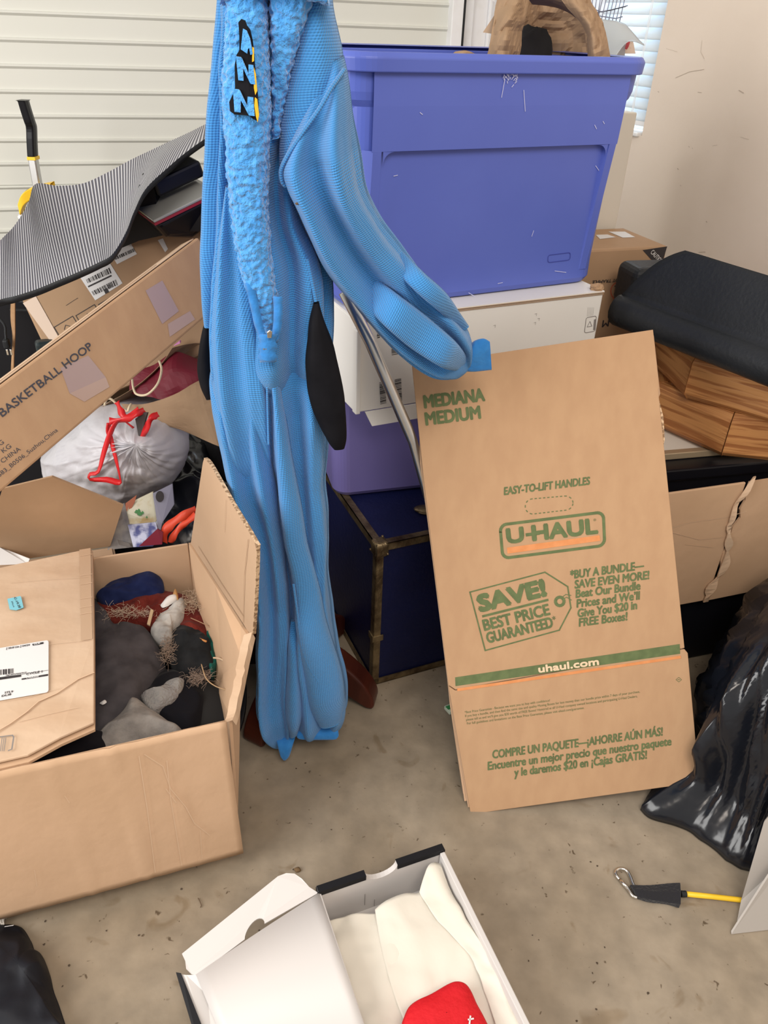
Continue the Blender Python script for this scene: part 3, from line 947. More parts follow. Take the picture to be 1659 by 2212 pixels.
write(k, pl, 'NI', (813, 716), (815, 730), 6, .02)
k.build('barcode', M['black_ink'], t)
k = MB()
stroke(k, pl, rrect([(1266, 686), (1288, 682), (1285, 715), (1262, 719)], .12), .0012, True)
stroke(k, pl, [(1268, 706), (1274, 694), (1278, 704)], .001, True)
for i in range(5): stroke(k, pl, [(1268 + i * 3, 683), (1270 + i * 3, 664)], .0004)
for x_, y_ in ((1155, 678), (1161, 688), (1153, 697), (1066, 703)): stroke(k, pl, [(x_, y_), (x_ + 4, y_ - 1), (x_ + 3, y_ + 4)], .0006)
quad(k, pl, [(1283, 690), (1287, 689), (1285, 712), (1281, 713)])
k.build('printing', M['grey_ink'], t)
k = MB().ball(o + ex * (WWd - .012) + ey * .01 + ez * (hgt + .004), .014, .01, .009, 14, 8, lambda d: .5 * nz(d, 3, 1))
k.build('crushed_corner', M['card_dark'], t)
WTOP = z0 + hgt

# blue bin
yaw = math.radians(27.5); ex = V((math.cos(yaw), math.sin(yaw), 0)); ey = V((-math.sin(yaw), math.cos(yaw), 0))
br = at_z(1278, 608, WTOP + .002)
bw_, bd_ = .575, .36            # footprint at the base
# rim right end
c = V((br.x, br.y, 0)) - ex * (bw_ / 2 - .006) + ey * (bd_ / 2)
zb = WTOP + .002
c.z = zb
BH = .412
t = thing('storage_bin', 'large open blue plastic storage bin holding a crumpled paper bag', 'storage bin', c)
def lerp(a, b, q): return a + (b - a) * q
def hw(z): return lerp(bw_ / 2, bw_ / 2 + .003, z / BH)
def hd(z): return lerp(bd_ / 2, bd_ / 2 + .022, z / BH)
rg = []
for z in (0, .012):
    rg.append((hw(z) - (.006 if z == 0 else 0), hd(z) - (.006 if z == 0 else 0), .04, z))
for z in (.05, .1, .2, .30, .336):
    rg.append((hw(z), hd(z), .045, z))
rg += [(hw(.325) + .012, hd(.32) + .004, .05, .346), (hw(.335) + .018, hd(.33) + .006, .055, .358), (hw(.385) + .018, hd(.385) + .006, .055, .388),
       (hw(BH) - .006, hd(BH) - .008, .05, BH - .004), (hw(.2) - .01, hd(.2) - .01, .04, .2), (hw(.02) - .01, hd(.02) - .01, .035, .01)]
m_ = MB(); rows = [rrow(c, ex, ey, *q, 10) for q in rg]
m_.grid(rows, cu=True); n = len(rows[0])
m_.f.append(tuple(range(n))[::-1]); m_.f.append(tuple(len(m_.v) - n + j for j in range(n)))
body = m_.build('body', M['bin_blue'], t, bevel=.003, seg=2)
# the upper front band stands proud of the recessed lower panel
def ffront(u, z, off): return c + ex * u - ey * (hd(z) + off) + V((0, 0, z))
k = MB()
zt_, zm = .388, .268
w0 = hw(.2) - .030
out2 = []
rws = []
for z, off in ((zm, -.004), (zm + .003, .013), (zt_ - .05, .013), (zt_, .011)):
    rws.append([ffront(u, z, off) for u in (-hw(z) + .03, -hw(z) * .5, 0, hw(z) * .5, hw(z) - .03)])
k.grid(rws)
# side posts joining down beside the panel
for sgn in (-1, 1):
    rws = []
    for z, off in ((.03, .001), (.1, .004), (.2, .009), (zm + .004, .013)):
        x1 = hw(z) - .032; x0 = hw(z) - .052
        rws.append([ffront(sgn * x0, z, -.003), ffront(sgn * (x0 + .004), z, off), ffront(sgn * x1, z, off), ffront(sgn * (x1 + .012), z, -.006)])
    k.grid(rws, flip=sgn > 0)
    # rounded shoulder of the recess
    pc = []
    for a in range(7):
        th_ = math.pi / 2 * a / 6
        r_ = .02
        pc.append(ffront(sgn * (hw(zm) - .052 - r_ + r_ * math.sin(th_)), zm + .002 - r_ + r_ * math.cos(th_), .0122))
    corner = ffront(sgn * (hw(zm) - .051), zm + .003, .0125)
    k.add([corner] + pc, [(0, i + 1, i + 2) for i in range(6)])
k.build('front_band', M['bin_blue'], t)
rows = [rrow(c, ex, ey, *q, 10) for q in ((hw(BH) - .004, hd(BH) - .004, .05, BH - .024), (hw(BH) + .016, hd(BH) + .020, .055, BH - .026), (hw(BH) + .018, hd(BH) + .022, .056, BH - .006), (hw(BH) + .014, hd(BH) + .016, .054, BH + .002), (hw(BH) - .004, hd(BH) - .006, .05, BH))]
MB().grid(rows, cu=True).build('rim', M['bin_blue'], t, bevel=.002, weld=True)
pl = Plane(ffront(0, .1, .0005), (ex * 1).cross(ffront(0, .2, 0) - ffront(0, .1, 0)))
k = MB(); stroke(k, pl, rrect([(1184, 551), (1232, 545), (1231, 561), (1183, 567)], .3), .0012, True, off=.0008)
k.build('moulded_mark', pm('blue_mark', (.05, .065, .36), .4), t)
k = MB()
plu = Plane(ffront(0, .33, .0135), ex.cross(ffront(0, .36, .0125) - ffront(0, .28, .013)))
rd = random.Random(5)
for i in range(26):
    x_ = rd.uniform(1088, 1118); y_ = 160 + abs(rd.gauss(0, 9))
    stroke(k, plu, [(x_, y_), (x_ + rd.uniform(-4, 4), y_ + rd.uniform(1, 6))], .0012)
for p_ in (((1090, 172), (1083, 210)), ((1131, 195), (1134, 240)), ((907, 243), (912, 247)), ((1284, 270), (1288, 278)), ((1302, 262), (1305, 267))):
    stroke(k, plu, p_, .0012)
for p_ in (((1286, 358), (1293, 368)), ((1152, 498), (1148, 510)), ((1025, 640), (1012, 632)), ((1198, 585), (1222, 588)), ((1075, 612), (1085, 610)), ((850, 380), (858, 378))):
    stroke(k, pl, p_, .0012, off=.0012)
k.build('scratches', pm('pale_scratch', (.55, .58, .85), .5), t)
BTOP = zb + BH

# things standing in the blue bin
def sheet(rows_px, nu, nv, amp=.004, sc=14, seed=0):
    """crumpled sheet through rows of (px,py,Y)"""
    R_ = [resample([at_y(*p) for p in r], nu) for r in rows_px]
    cols = [resample([r[j] for r in R_], nv) for j in range(nu)]
    rows = [[cols[j][i] for j in range(nu)] for i in range(nv)]
    for r in rows:
        for j, p in enumerate(r):
            # sharp-creased crumple
            a_ = abs(nz(p, sc, seed)) + .6 * abs(nz(p, sc * 2.1, seed + 3))
            r[j] = p + V((.4 * nz(p, sc * .7, seed + 5), -1, 0)) * (amp * (a_ - .4) * 2.2)
    return MB().grid(rows)
t = thing('paper_bag', 'big crumpled brown paper bag gaping open in the blue bin', 'paper bag', at_y(1190, 170, 1.72))
sheet([[(1050, 140, 1.64), (1062, 70, 1.66), (1075, 0, 1.7), (1090, -60, 1.74)], [(1085, 145, 1.60), (1095, 70, 1.62), (1112, 10, 1.66), (1125, -60, 1.72)],
       [(1122, 150, 1.66), (1128, 70, 1.68), (1140, 20, 1.7), (1150, -60, 1.74)]], 24, 26, .011, 22, 1).build('left_fold', M['kraft'], t, solid=.0006)
sheet([[(1115, 150, 1.80), (1118, 80, 1.82), (1128, 20, 1.84), (1140, -70, 1.84)], [(1190, 160, 1.86), (1190, 90, 1.9), (1190, 30, 1.88), (1195, -70, 1.86)],
       [(1290, 160, 1.80), (1285, 90, 1.82), (1275, 30, 1.84), (1262, -70, 1.84)]], 26, 24, .016, 18, 3).build('back_panel', M['kraft'], t, solid=.0006)
sheet([[(1272, 155, 1.70), (1270, 110, 1.70), (1262, 60, 1.69), (1215, 0, 1.7), (1195, -60, 1.72)], [(1288, 155, 1.64), (1284, 105, 1.65), (1276, 55, 1.66), (1248, 0, 1.68), (1235, -60, 1.7)],
       [(1322, 150, 1.68), (1312, 90, 1.69), (1300, 45, 1.7), (1278, 0, 1.72), (1262, -60, 1.74)]], 26, 26, .011, 21, 7).build('right_fold', M['kraft'], t, solid=.0006)
sheet([[(1120, -50, 1.72), (1140, -6, 1.74), (1150, 10, 1.80)], [(1175, -60, 1.70), (1190, -2, 1.72), (1205, 18, 1.80)], [(1240, -60, 1.7), (1246, 10, 1.70), (1262, 50, 1.78)]], 20, 20, .009, 24, 9).build('top_fold', M['kraft'], t, solid=.0006)
g = MB().ball(at_y(1150, 120, 1.76), .036, .034, .05, 24, 16, lambda d: .25 * nz(d, 2, 3))
tag(g.build('dark_cloth_bundle', pm('black_cotton', (.01, .009, .01), .95), smooth=True), 'dark bundle deep inside the crumpled brown paper bag', 'cloth')
g = sheet([[(965, 140, 1.56), (985, 112, 1.58), (1000, 150, 1.6)], [(990, 140, 1.54), (1010, 110, 1.56), (1030, 150, 1.58)], [(1020, 142, 1.56), (1035, 122, 1.58), (1050, 150, 1.6)]], 14, 14, .006, 18, 2)
tag(g.build('kraft_paper_scrap', M['kraft'], solid=.0006), 'small kraft paper scrap at the left end of the blue bin rim', 'paper')
k = MB().prism([at_y(1043, 70, 1.69), at_y(1075, 22, 1.70), at_y(1125, 10, 1.72), at_y(1125, 82, 1.71)], V((.002, .006, 0)))
tag(k.build('cardboard_offcut', M['card_worn']), 'beige cardboard offcut sticking out left of the paper bag', 'cardboard')
k = MB().prism([at_y(1050, -10, 1.73), at_y(1085, 18, 1.73), at_y(1112, 22, 1.74), at_y(1112, -50, 1.74), at_y(1060, -40, 1.73)], V((.004, .004, 0)))
tag(k.build('white_paper_sheet', M['label']), 'white paper sheet behind the beige offcut at the top of the photo', 'paper')
# clear plastic tray and white-red carton beyond the bag
M['clear'] = pm('cloudy_clear_plastic', (.80, .86, .9), .15, trans=.5, spec=.6)
k = sheet([[(1285, 40, 1.95), (1300, 85, 1.93), (1315, 142, 1.9)], [(1330, 45, 1.95), (1345, 85, 1.92), (1355, 90, 1.9)], [(1352, 52, 1.98), (1375, 80, 1.95), (1393, 97, 1.92)]], 12, 12, .004, 14, 6)
tag(k.build('plastic_tray', M['clear'], smooth=True, solid=.0015), 'clear cloudy plastic tray leaning behind the right side of the paper bag', 'tray')
pc = at_y(1318, 125, 1.99)
t = thing('milk_carton', 'white carton with a red mark between the paper bag and the blind', 'carton', at_y(1330, 160, 1.99))
k = MB().prism([at_y(1300, 85, 2.0), at_y(1352, 90, 2.0), at_y(1346, 170, 2.0), at_y(1290, 170, 2.0)], V((.01, .08, 0))); k.build('body', M['white_gloss'], t)
k = MB().prism([at_y(1354, 90, 2.01), at_y(1368, 90, 2.03), at_y(1373, 116, 2.03), at_y(1348, 116, 2.01)], V((.0, .003, 0))); k.build('side_panel', pm('beige_panel', (.62, .5, .42), .6), t)
k = MB().prism([at_y(1353, 90, 1.995), at_y(1361, 90, 1.995), at_y(1358, 100, 1.995), at_y(1354, 107, 1.995), at_y(1350, 106, 1.995)], V((0, -.002, 0))); k.build('red_mark', pm('red_print', (.6, .08, .09), .6), t)
# wire rack
k = MB()
for i in range(11):
    x_ = 1272 + i * 8
    k.tube([at_y(x_ + 6, -40, 2.08), at_y(x_ - 4 - (14 if i > 3 else 0), (66 if i > 3 else 28 + i * 1.5), 2.06)], .0011, 6)
for pts in ([(1262, 12), (1300, 26), (1352, 14)], [(1265, 30), (1320, 22), (1356, 12)], [(1280, 32), (1330, 40), (1345, 36)], [(1270, -10), (1350, -18)]):
    k.tube([at_y(p[0], p[1], 2.065) for p in pts], .0011, 6)
tag(k.build('wire_rack', pm('grey_wire', (.25, .27, .36), .4, metal=.5), smooth=True), 'thin wire rack standing against the blind at the top right', 'rack')
# what the loose pieces stand on inside the bin is hidden: a folded white liner fills the bin
# ------------------------------------------------------------------ left pile, back to front
# folding hand cart handle by the door
def px_tube(m_, pts, rad, seg=10, n=20, flat=1.0, Y=None):
    P_ = resample([at_y(*p) for p in pts], n)
    return m_.tube(P_, rad, seg, flat=flat)
t = thing('hand_truck', 'folding hand truck with bent black grip and yellow trim against the garage door', 'hand truck', at_y(100, 600, 2.1) * 1.0)
t.location.z = 0
R_ = [at_y(*p) for p in ((50, 216, 2.08), (57, 240, 2.085), (64, 262, 2.09), (68, 275, 2.1), (69, 300, 2.1), (70, 322, 2.1), (71, 338, 2.1))]
for kind, dxx, dyy, w, dpt, mat_ in (('grip', 0, 0, .0175, .03, 'black_plastic'), ('yellow_trim', -.012, .022, .011, .02, 'yellow')):
    k = MB(); rows = []
    P_ = resample(R_ if kind == 'grip' else R_[1:] + [R_[-1] + V((.002, 0, -.008))], 24)
    for p in P_:
        q = p + V((dxx, dyy, 0))
        rows.append([q + V((a * w, b * dpt / 2, 0)) for a, b in ((-.5, -1), (.5, -1), (1 * .5 + .1, 0), (.5, 1), (-.5, 1), (-.6, 0))])
    k.grid(rows, cu=True); k.f.append((0, 1, 2, 3, 4, 5)); n = len(k.v); k.f.append(tuple(n - 6 + j for j in range(6)))
    k.build(kind, M[mat_], t, bevel=.003)
MB().cbox(at_y(72, 341, 2.1), .021, .03, .008).build('collar', M['yellow'], t, bevel=.001)
a_, b_ = at_y(71, 340, 2.1), at_y(88, 440, 2.1)
k = MB(); d_ = (b_ - a_).normalized(); f_ = a_ + d_ * (a_.z / -d_.z) * .999
k.box(a_ - V((.010, .011, 0)), (.02, 0, 0), (0, .022, 0), f_ - a_); k.build('shaft', M['steel'], t, bevel=.003)
k = MB(); P_ = resample([at_y(40, 452, 2.05), at_y(48, 432, 2.05), at_y(68, 418, 2.06), at_y(110, 408, 2.08)], 16)
k.grid([[p + V((0, 0, -.014)), p + V((0, 0, .012)), p + V((0, .03, .014)), p + V((0, .03, -.012))] for p in P_], cu=True)
k.build('bracket', M['yellow'], t, bevel=.002)
k = MB().tube(resample([at_y(52, 424, 2.06), at_y(62, 414, 2.07), at_y(90, 404, 2.09)], 10), .006, 8); k.build('bracket_pad', M['black_plastic'], t)
k = MB().tube([at_y(47, 466, 2.05), at_y(55, 480, 2.06), at_y(95, 520, 2.08)], .011, 10); k.build('frame_tube', M['frame'], t, smooth=True)

# black suitcase at the far left
o = at_y(-90, 900, 1.86); o.z = .001
t = thing('black_suitcase', 'black plastic case standing in the dark at the left under the grey ribbed mat', 'case', o + V((.2, .05, 0)))
top = at_y(20, 640, 1.86).z
MB().box(o, (.30, .02, 0), (-.02, .12, 0), (0, 0, top)).build('body', M['black_plastic'], t, bevel=.02, seg=4)
k = MB().box(at_y(20, 668, 1.852), (.07, .004, 0), (0, .006, 0), (0, 0, -.004)); k.build('lid_seam', M['black_rubber'], t)
# tan webbing strap hanging down
k = MB()
P_ = resample([at_y(30, 632, 1.80), at_y(29, 690, 1.80), at_y(31, 730, 1.80), at_y(30, 790, 1.80), at_y(29, 860, 1.80)], 20)
k.grid([[p + V((-.004 - .0015 * math.sin(i * .5), 0, 0)), p + V((.004 + .002 * math.sin(i * .35), -.002, 0))] for i, p in enumerate(P_)])
tag(k.build('tan_strap', pm('tan_webbing', (.34, .19, .09), .7, (.5, .3, .16), 20), solid=.003), 'thin tan strap hanging upright in front of the black case at the left', 'strap')
t = thing('power_plug', 'black power plug with two bare prongs in front of the black case', 'plug', at_y(14, 745, 1.78))
MB().cbox(at_y(14, 742, 1.78), .014, .02, .022, .2).build('plug_body', M['black_rubber'], t, bevel=.004)
for x_ in (16, 24):
    MB().cbox(at_y(x_, 761, 1.778), .005, .0016, .014).build('prong', M['chrome'], t, bevel=.0006)
k = MB().tube(resample([at_y(13, 735, 1.78), at_y(12, 722, 1.785), at_y(8, 700, 1.80), at_y(-20, 670, 1.83)], 16), .003, 8)
k.build('cord', M['black_rubber'], t, smooth=True)
k = MB().cbox(at_y(100, 752, 1.72), .045, .03, .04, .5)
tag(k.build('dark_gadget', pm('dark_teal_plastic', (.02, .032, .035), .35), bevel=.008, seg=3), 'small dark teal gadget between the black case and the basketball hoop carton', 'gadget')

# brown shipping carton, tilted
pa, pb_, pc_ = at_y(48, 652, 1.76), at_y(415, 492, 1.84), at_y(150, 800, 1.70)
ex = (pb_ - pa).normalized(); n_ = ex.cross(pc_ - pa).normalized()
if n_.dot(CAM - pa) < 0: n_ = -n_
ey = ex.cross(n_).normalized()
if ey.dot(pc_ - pa) < 0: ey = -ey
pl = Plane(pa, n_)
t = thing('shipping_carton', 'tilted brown shipping carton with two white labels under the grey ribbed mat', 'carton', pa + ex * .2 + ey * .2)
MB().box(pa - ey * .07, ex * .46, ey * .34, -n_ * .2).build('body', M['card_dark'], t, bevel=.006)
for q in ([(171, 596), (231, 558), (265, 612), (206, 649)], [(241, 550), (281, 523), (296, 549), (253, 571)], [(341, 519), (352, 515), (363, 538), (357, 545)]):
    k = MB(); quad(k, pl, q); k.build('label', M['label'], t)
k = MB()
bars(k, pl, [(186, 604), (239, 577), (244, 589), (190, 612)], 60, 3); bars(k, pl, [(198, 630), (252, 603), (257, 615), (203, 638)], 60, 4)
quad(k, pl, [(224, 626), (232, 622), (236, 631), (228, 635)], .0012)
stroke(k, pl, [(192, 619), (240, 596)], .0035, off=.0012)
bars(k, pl, [(246, 556), (290, 536), (293, 543), (249, 562)], 50, 6)
write(k, pl, 'EH', (236, 624), (243, 620), (-3, -7), .02, off=.0013)
k.build('barcode', M['black_ink'], t)
k = MB()
for ox, oy in ((0, 0), (47, -25), (96, -49)):
    q = [(117 + ox, 707 + oy), (157 + ox, 683 + oy), (180 + ox, 720 + oy), (140 + ox, 745 + oy)]
    stroke(k, pl, q, .0016, True)
    quad(k, pl, [bil(q, .3, .85), bil(q, .35, .6), bil(q, .62, .55), bil(q, .8, .75), bil(q, .7, .9)])
    stroke(k, pl, [bil(q, .35, .35), bil(q, .5, .2), bil(q, .65, .35)], .0014)
stroke(k, pl, [(143, 660), (158, 650), (168, 644)], .0008)
k.build('handling_symbols', M['black_ink'], t)
k = MB(); quad(k, pl, [(50, 655), (78, 640), (135, 742), (120, 752)], .0016); k.build('parcel_tape', M['tape_tan'], t)

# glossy dark device lying on the carton
pa, pb_ = at_y(333, 482, 1.70), at_y(470, 415, 1.80)
pb_.z = pb_.z
pcn = at_y(297, 455, 1.79)
ex = (pb_ - pa); ey = (pcn - pa)
up_ = ex.cross(ey).normalized()
if up_.z < 0: up_ = -up_
t = thing('glossy_device', 'glossy grey-topped black device with a red edge line under the ribbed mat', 'device', pa + ex * .5 + ey * .5 - up_ * .1)
dk = ey.normalized() * .22
MB().box(pa + up_ * -.0005, ex, dk, up_ * .006).build('top_plate', pm('glossy_grey', (.30, .30, .28), .08, spec=.7), t, bevel=.002)
MB().box(pa - up_ * .006, ex, dk, up_ * .0055).build('red_line', pm('dark_red_edge', (.28, .015, .03), .35), t)
k = MB(); exn = ex.normalized()
k.prism([pa - up_ * .0065, pa + ex - up_ * .0065, pa + ex - up_ * .075 + dk * .25, pa + ex * .5 - up_ * .085 + dk * .2, pa + ex * .12 - up_ * .05 + dk * .12], dk * .8)
k.build('base', M['black_plastic'], t, bevel=.012, seg=3)
k = MB().box(at_y(345, 428, 1.78), exn * .12, dk * .4, up_ * .035)  # black block added for the dark triangle above the device
k.build('black_block', M['black_plastic'], t, bevel=.006)
k = MB().prism([at_y(p[0], p[1], 1.79) for p in ((300, 400), (333, 380), (340, 478), (333, 486), (470, 424), (470, 500), (390, 500), (300, 520), (262, 536))], V((0, .08, 0)))  # black slab added where the area under the mat is dark
k.build('black_slab', M['black_plastic'], t)

# ribbed rubber mat draped over everything
pairs = [((-110, 640, 1.44), (-100, 700, 1.36)), ((-50, 585, 1.52), (-45, 668, 1.38)), ((0, 525, 1.60), (0, 648, 1.42)), ((30, 488, 1.68), (34, 640, 1.43)), ((60, 432, 1.78), (80, 625, 1.45)),
         ((76, 394, 1.88), (122, 607, 1.47)), ((125, 399, 1.92), (165, 588, 1.49)), ((180, 395, 1.95), (212, 565, 1.51)), ((235, 372, 1.97), (243, 546, 1.53)), ((285, 345, 1.98), (272, 500, 1.58)),
         ((325, 325, 1.99), (290, 455, 1.63)), ((370, 303, 2.0), (318, 402, 1.70)), ((415, 283, 2.01), (375, 352, 1.79)), ((450, 266, 2.02), (450, 298, 1.9)), ((480, 252, 2.03), (490, 268, 1.95))]
A_ = resample([at_y(*p[0]) for p in pairs], 90); B_ = resample([at_y(*p[1]) for p in pairs], 90)
rows = []
for i in range(90):
    row = []
    for k_ in range(22):
        q = k_ / 21
        p = A_[i].lerp(B_[i], q)
        p.z -= .030 * math.sin(math.pi * q) * math.exp(-((i - 48) / 24) ** 2) - .022 * math.sin(math.pi * q * 1.0) * math.exp(-((i - 66) / 12) ** 2)
        p.z += .010 * nz(p, 4, 3)
        row.append(p)
    rows.append(row)
# columns: u across the ribs, v along them
m_ = MB()
nu_, nv_ = 90, 22
m_.add([p for r in rows for p in r], [(i * nv_ + j, i * nv_ + j + 1, (i + 1) * nv_ + j + 1, (i + 1) * nv_ + j) for i in range(nu_ - 1) for j in range(nv_ - 1)],
       [(i / (nu_ - 1), j / (nv_ - 1)) for i in range(nu_) for j in range(nv_)])
M['rib'] = rib_mat('ribbed_rubber', (.10, .10, .14), (.70, .70, .73), 112)  # ridges striped pale: their wear and the gleam of light put into colour
mat_o = m_.build('ribbed_mat', M['rib'], smooth=True)
tag(mat_o, 'grey ribbed rubber mat draped over the cartons at the left', 'mat')
edge = [r[-1] for r in rows] ; far = [r[0] for r in rows]
# thick foam back and border, a part of the mat
k = MB(); rr = []
for i in range(90):
    nrm = (rows[i][-1] - rows[i][-2]).normalized()
    dn_ = V((0, 0, -.006))
    rr.append([rows[i][-1] + nrm * .0008 + V((0, 0, .0006)), rows[i][-1] + nrm * .004 + dn_ * .5, rows[i][-1] + nrm * .001 + dn_ * 2] + [rows[i][j] + dn_ for j in range(20, -1, -2)])
k.grid(rr)
k.build('foam_back', M['black_rubber'], mat_o, smooth=True)
k_ = mat_o.children[0]
for v_ in k_.data.vertices: pass

# basketball hoop carton
d1, d2 = 1.60, 1.28
TR, BR = at_d(428, 512, d1), at_d(442, 690, d1)
TL, BL = at_d(0, 832, d2), at_d(0, 1055, d2)
ex = (TR - TL).normalized()
n_ = ex.cross(BR - TR).normalized()
if n_.dot(CAM - TR) < 0: n_ = -n_
ey = ex.cross(n_)
if ey.z > 0: ey = -ey
pl = Plane(TR, n_)
Hh = ((BR - TR).dot(ey) + (BL - TL).dot(ey)) / 2
Lf = (TR - TL).length
t = thing('basketball_hoop_carton', 'long slanting brown carton printed with basketball hoop across the left pile', 'carton', TL + ex * .3 + ey * Hh)
o = TL - ex * .32
MB().box(o, ex * (Lf + .32), ey * Hh, -n_ * .05).build('body', M['card_print'], t, bevel=.004)
topn = -ey
tp = Plane(TL - ey * .0005, topn)
k = MB().box(o - ey * .0016 - n_ * .004, ex * (Lf + .31), -n_ * .044, -ey * .0014); k.build('top_flap', M['card_worn'], t)
k = MB().box(o - ey * .0034 - n_ * .014, ex * (Lf + .2), -n_ * .0012, -ey * .0006); k.build('flap_slit', M['crease_dark'], t)
M['navy_ink'] = pm('navy_ink', (.06, .06, .075), .8)
for s_, a_, b_, cp_, bo_ in (('BASKETBALL HOOP', (5, 901), (201, 752), (-10, -15), .018), ('0683_B0506_Suzhou,China', (-8, 1036), (125, 931), (-6, -7), .006),
                             ('MADE IN CHINA', (-52, 1043), (45, 972), (-6, -8), .006), ('KG', (7, 979), (25, 966), (-6, -8), .006), ('KG', (-8, 970), (9, 957), (-6, -8), .006)):
    k = MB(); write(k, pl, s_, a_, b_, cp_, bo_); k.build('lettering', M['navy_ink'], t)
for q in ([(314, 628), (350, 606), (386, 672), (350, 700)], [(362, 700), (410, 672), (421, 690), (366, 728)], [(130, 795), (190, 768), (228, 815), (150, 850)], [(150, 850), (228, 815), (236, 836), (182, 868)]):
    k = MB(); quad(k, pl, q, .0007); k.build('tape_patch', pm('lilac_tape', (.40, .29, .27), .25, spec=.6) if q[0][0] in (314, 130) else M['tape'], t)

# crumpled kraft gift bag with red tissue bag inside
Yk = 1.62
t = thing('gift_bag', 'kraft paper gift bag with twine handles lying behind the white bin bag', 'paper bag', at_y(380, 900, Yk))
sheet([[(372, 752, 1.66), (345, 790, 1.64), (290, 838, 1.62), (235, 870, 1.58), (190, 900, 1.56)], [(420, 742, 1.72), (400, 760, 1.72), (330, 850, 1.7), (265, 900, 1.66), (230, 930, 1.64)],
       [(470, 745, 1.76), (455, 780, 1.76), (430, 850, 1.74), (330, 900, 1.72), (270, 950, 1.7)]], 20, 16, .004, 12, 2).build('back_panel', M['kraft'], t, solid=.001)
sheet([[(262, 872, 1.55), (310, 872, 1.54), (370, 855, 1.53), (430, 822, 1.53), (480, 800, 1.55)], [(290, 900, 1.54), (330, 905, 1.53), (390, 900, 1.52), (440, 880, 1.52), (500, 860, 1.54)],
       [(380, 915, 1.53), (400, 930, 1.52), (430, 945, 1.51), (470, 962, 1.50), (510, 975, 1.52)]], 22, 14, .003, 10, 4).build('front_panel', M['kraft'], t, solid=.001)
M['twine'] = pm('paper_twine', (.72, .6, .42), .8)
k = MB().tube(resample([at_y(*p) for p in ((344, 780, 1.60), (349, 800, 1.57), (340, 830, 1.53), (318, 852, 1.52), (296, 852, 1.54), (288, 838, 1.57), (286, 820, 1.6))], 30), .0026, 8); k.build('handle', M['twine'], t, smooth=True)
k = MB().tube(resample([at_y(*p) for p in ((226, 875, 1.52), (230, 863, 1.51), (240, 862, 1.51), (256, 876, 1.51), (274, 888, 1.51), (279, 880, 1.515), (283, 873, 1.53))], 30), .0026, 8); k.build('handle', M['twine'], t, smooth=True)
k = sheet([[(285, 800, 1.66), (330, 790, 1.67), (380, 760, 1.68), (430, 780, 1.69)], [(280, 840, 1.64), (332, 830, 1.62), (375, 800, 1.62), (440, 810, 1.63)], [(290, 850, 1.63), (350, 862, 1.6), (400, 855, 1.6), (440, 825, 1.62)]], 18, 14, .006, 12, 5)
tag(k.build('red_paper_bag', pm('dark_red_paper', (.16, .008, .022), .6), solid=.001), 'dark red paper bag inside the kraft gift bag', 'paper bag')
k = MB().prism([at_y(374, 748, 1.70), at_y(388, 737, 1.70), at_y(389, 742, 1.70)], V((0, .01, 0)))
tag(k.build('pink_card', pm('pink_card', (.75, .30, .62), .6)), 'tiny pink card corner above the kraft gift bag', 'card')

# white bin bag with red drawstring
WB = [(92, 985), (140, 935), (190, 892), (240, 878), (290, 882), (330, 888), (375, 905), (405, 945), (410, 975), (398, 1010), (370, 1045), (330, 1066), (290, 1075), (262, 1087), (200, 1075), (130, 1048), (98, 1020)]
t = thing('white_trash_bag', 'stuffed white bin bag with red drawstring below the basketball hoop carton', 'trash bag', at_y(250, 1060, 1.55))
knot = at_y(305, 945, 1.46)
Yb = 1.56
O = resample([at_y(p[0], p[1], Yb) for p in WB] + [at_y(*WB[0], Yb)], 121)[:-1]
cc = sum(O, V((0, 0, 0))) / 120
rows = []
NRR = 40
for i in range(NRR + 1):
    r = 1 - i / NRR
    row = []
    for j, p in enumerate(O):
        tgt = cc.lerp(V((knot.x, cc.y, knot.z)), 1 - r)
        q = tgt + (p - cc) * r
        bul = .13 * max(0, 1 - r ** 2.2) ** .6
        ang = math.atan2(q.z - knot.z, q.x - knot.x)
        rad = math.hypot(q.x - knot.x, q.z - knot.z)
        pleat = .013 * (1 - 2 * abs(nz((ang * 3.2, rad * 3, 1), 1.8, 4))) * min(1, rad / .03) * math.exp(-rad * 4.5)
        pleat += .006 * (1 - 2 * abs(nz((ang * 7, rad * 4, 2), 1.6, 9))) * min(1, rad / .02) * math.exp(-rad * 6)
        q = q + V((0, -bul, .0)) + V((0, -1, .3)) * (pleat + .016 * nz(q, 11, 2) + .012 * (abs(nz(q, 24, 3)) - .2) + .006 * abs(nz(q, 50, 5)))
        row.append(q)
    rows.append(row)
bk = [V((p.x, p.y + .12, p.z)) for p in [cc + (p - cc) * .8 for p in O]]
m_ = MB().grid([bk] + rows, cu=True); m_.f.append(tuple(range(120))[::-1])
m_.build('bag_body', M['bag_white'], t, smooth=True)
yb_ = 1.405
def ribbon(pts, w, tw=0.0, seed=0):
    P_ = resample([at_y(*p) for p in pts], 40)
    k = MB(); rows = []
    for i, p in enumerate(P_):
        d = (P_[min(39, i + 1)] - P_[max(0, i - 1)]).normalized()
        s_ = d.cross(V((0, -1, .4))).normalized()
        a_ = math.sin(i * .28 + seed) * tw
        s2 = s_ * math.cos(a_) + V((0, -1, 0)) * math.sin(a_)
        wi = w * (.85 + .15 * math.sin(i * .4 + seed))
        rows.append([p - s2 * wi, p + V((0, -.0012, 0)), p + s2 * wi])
    return k.grid(rows)
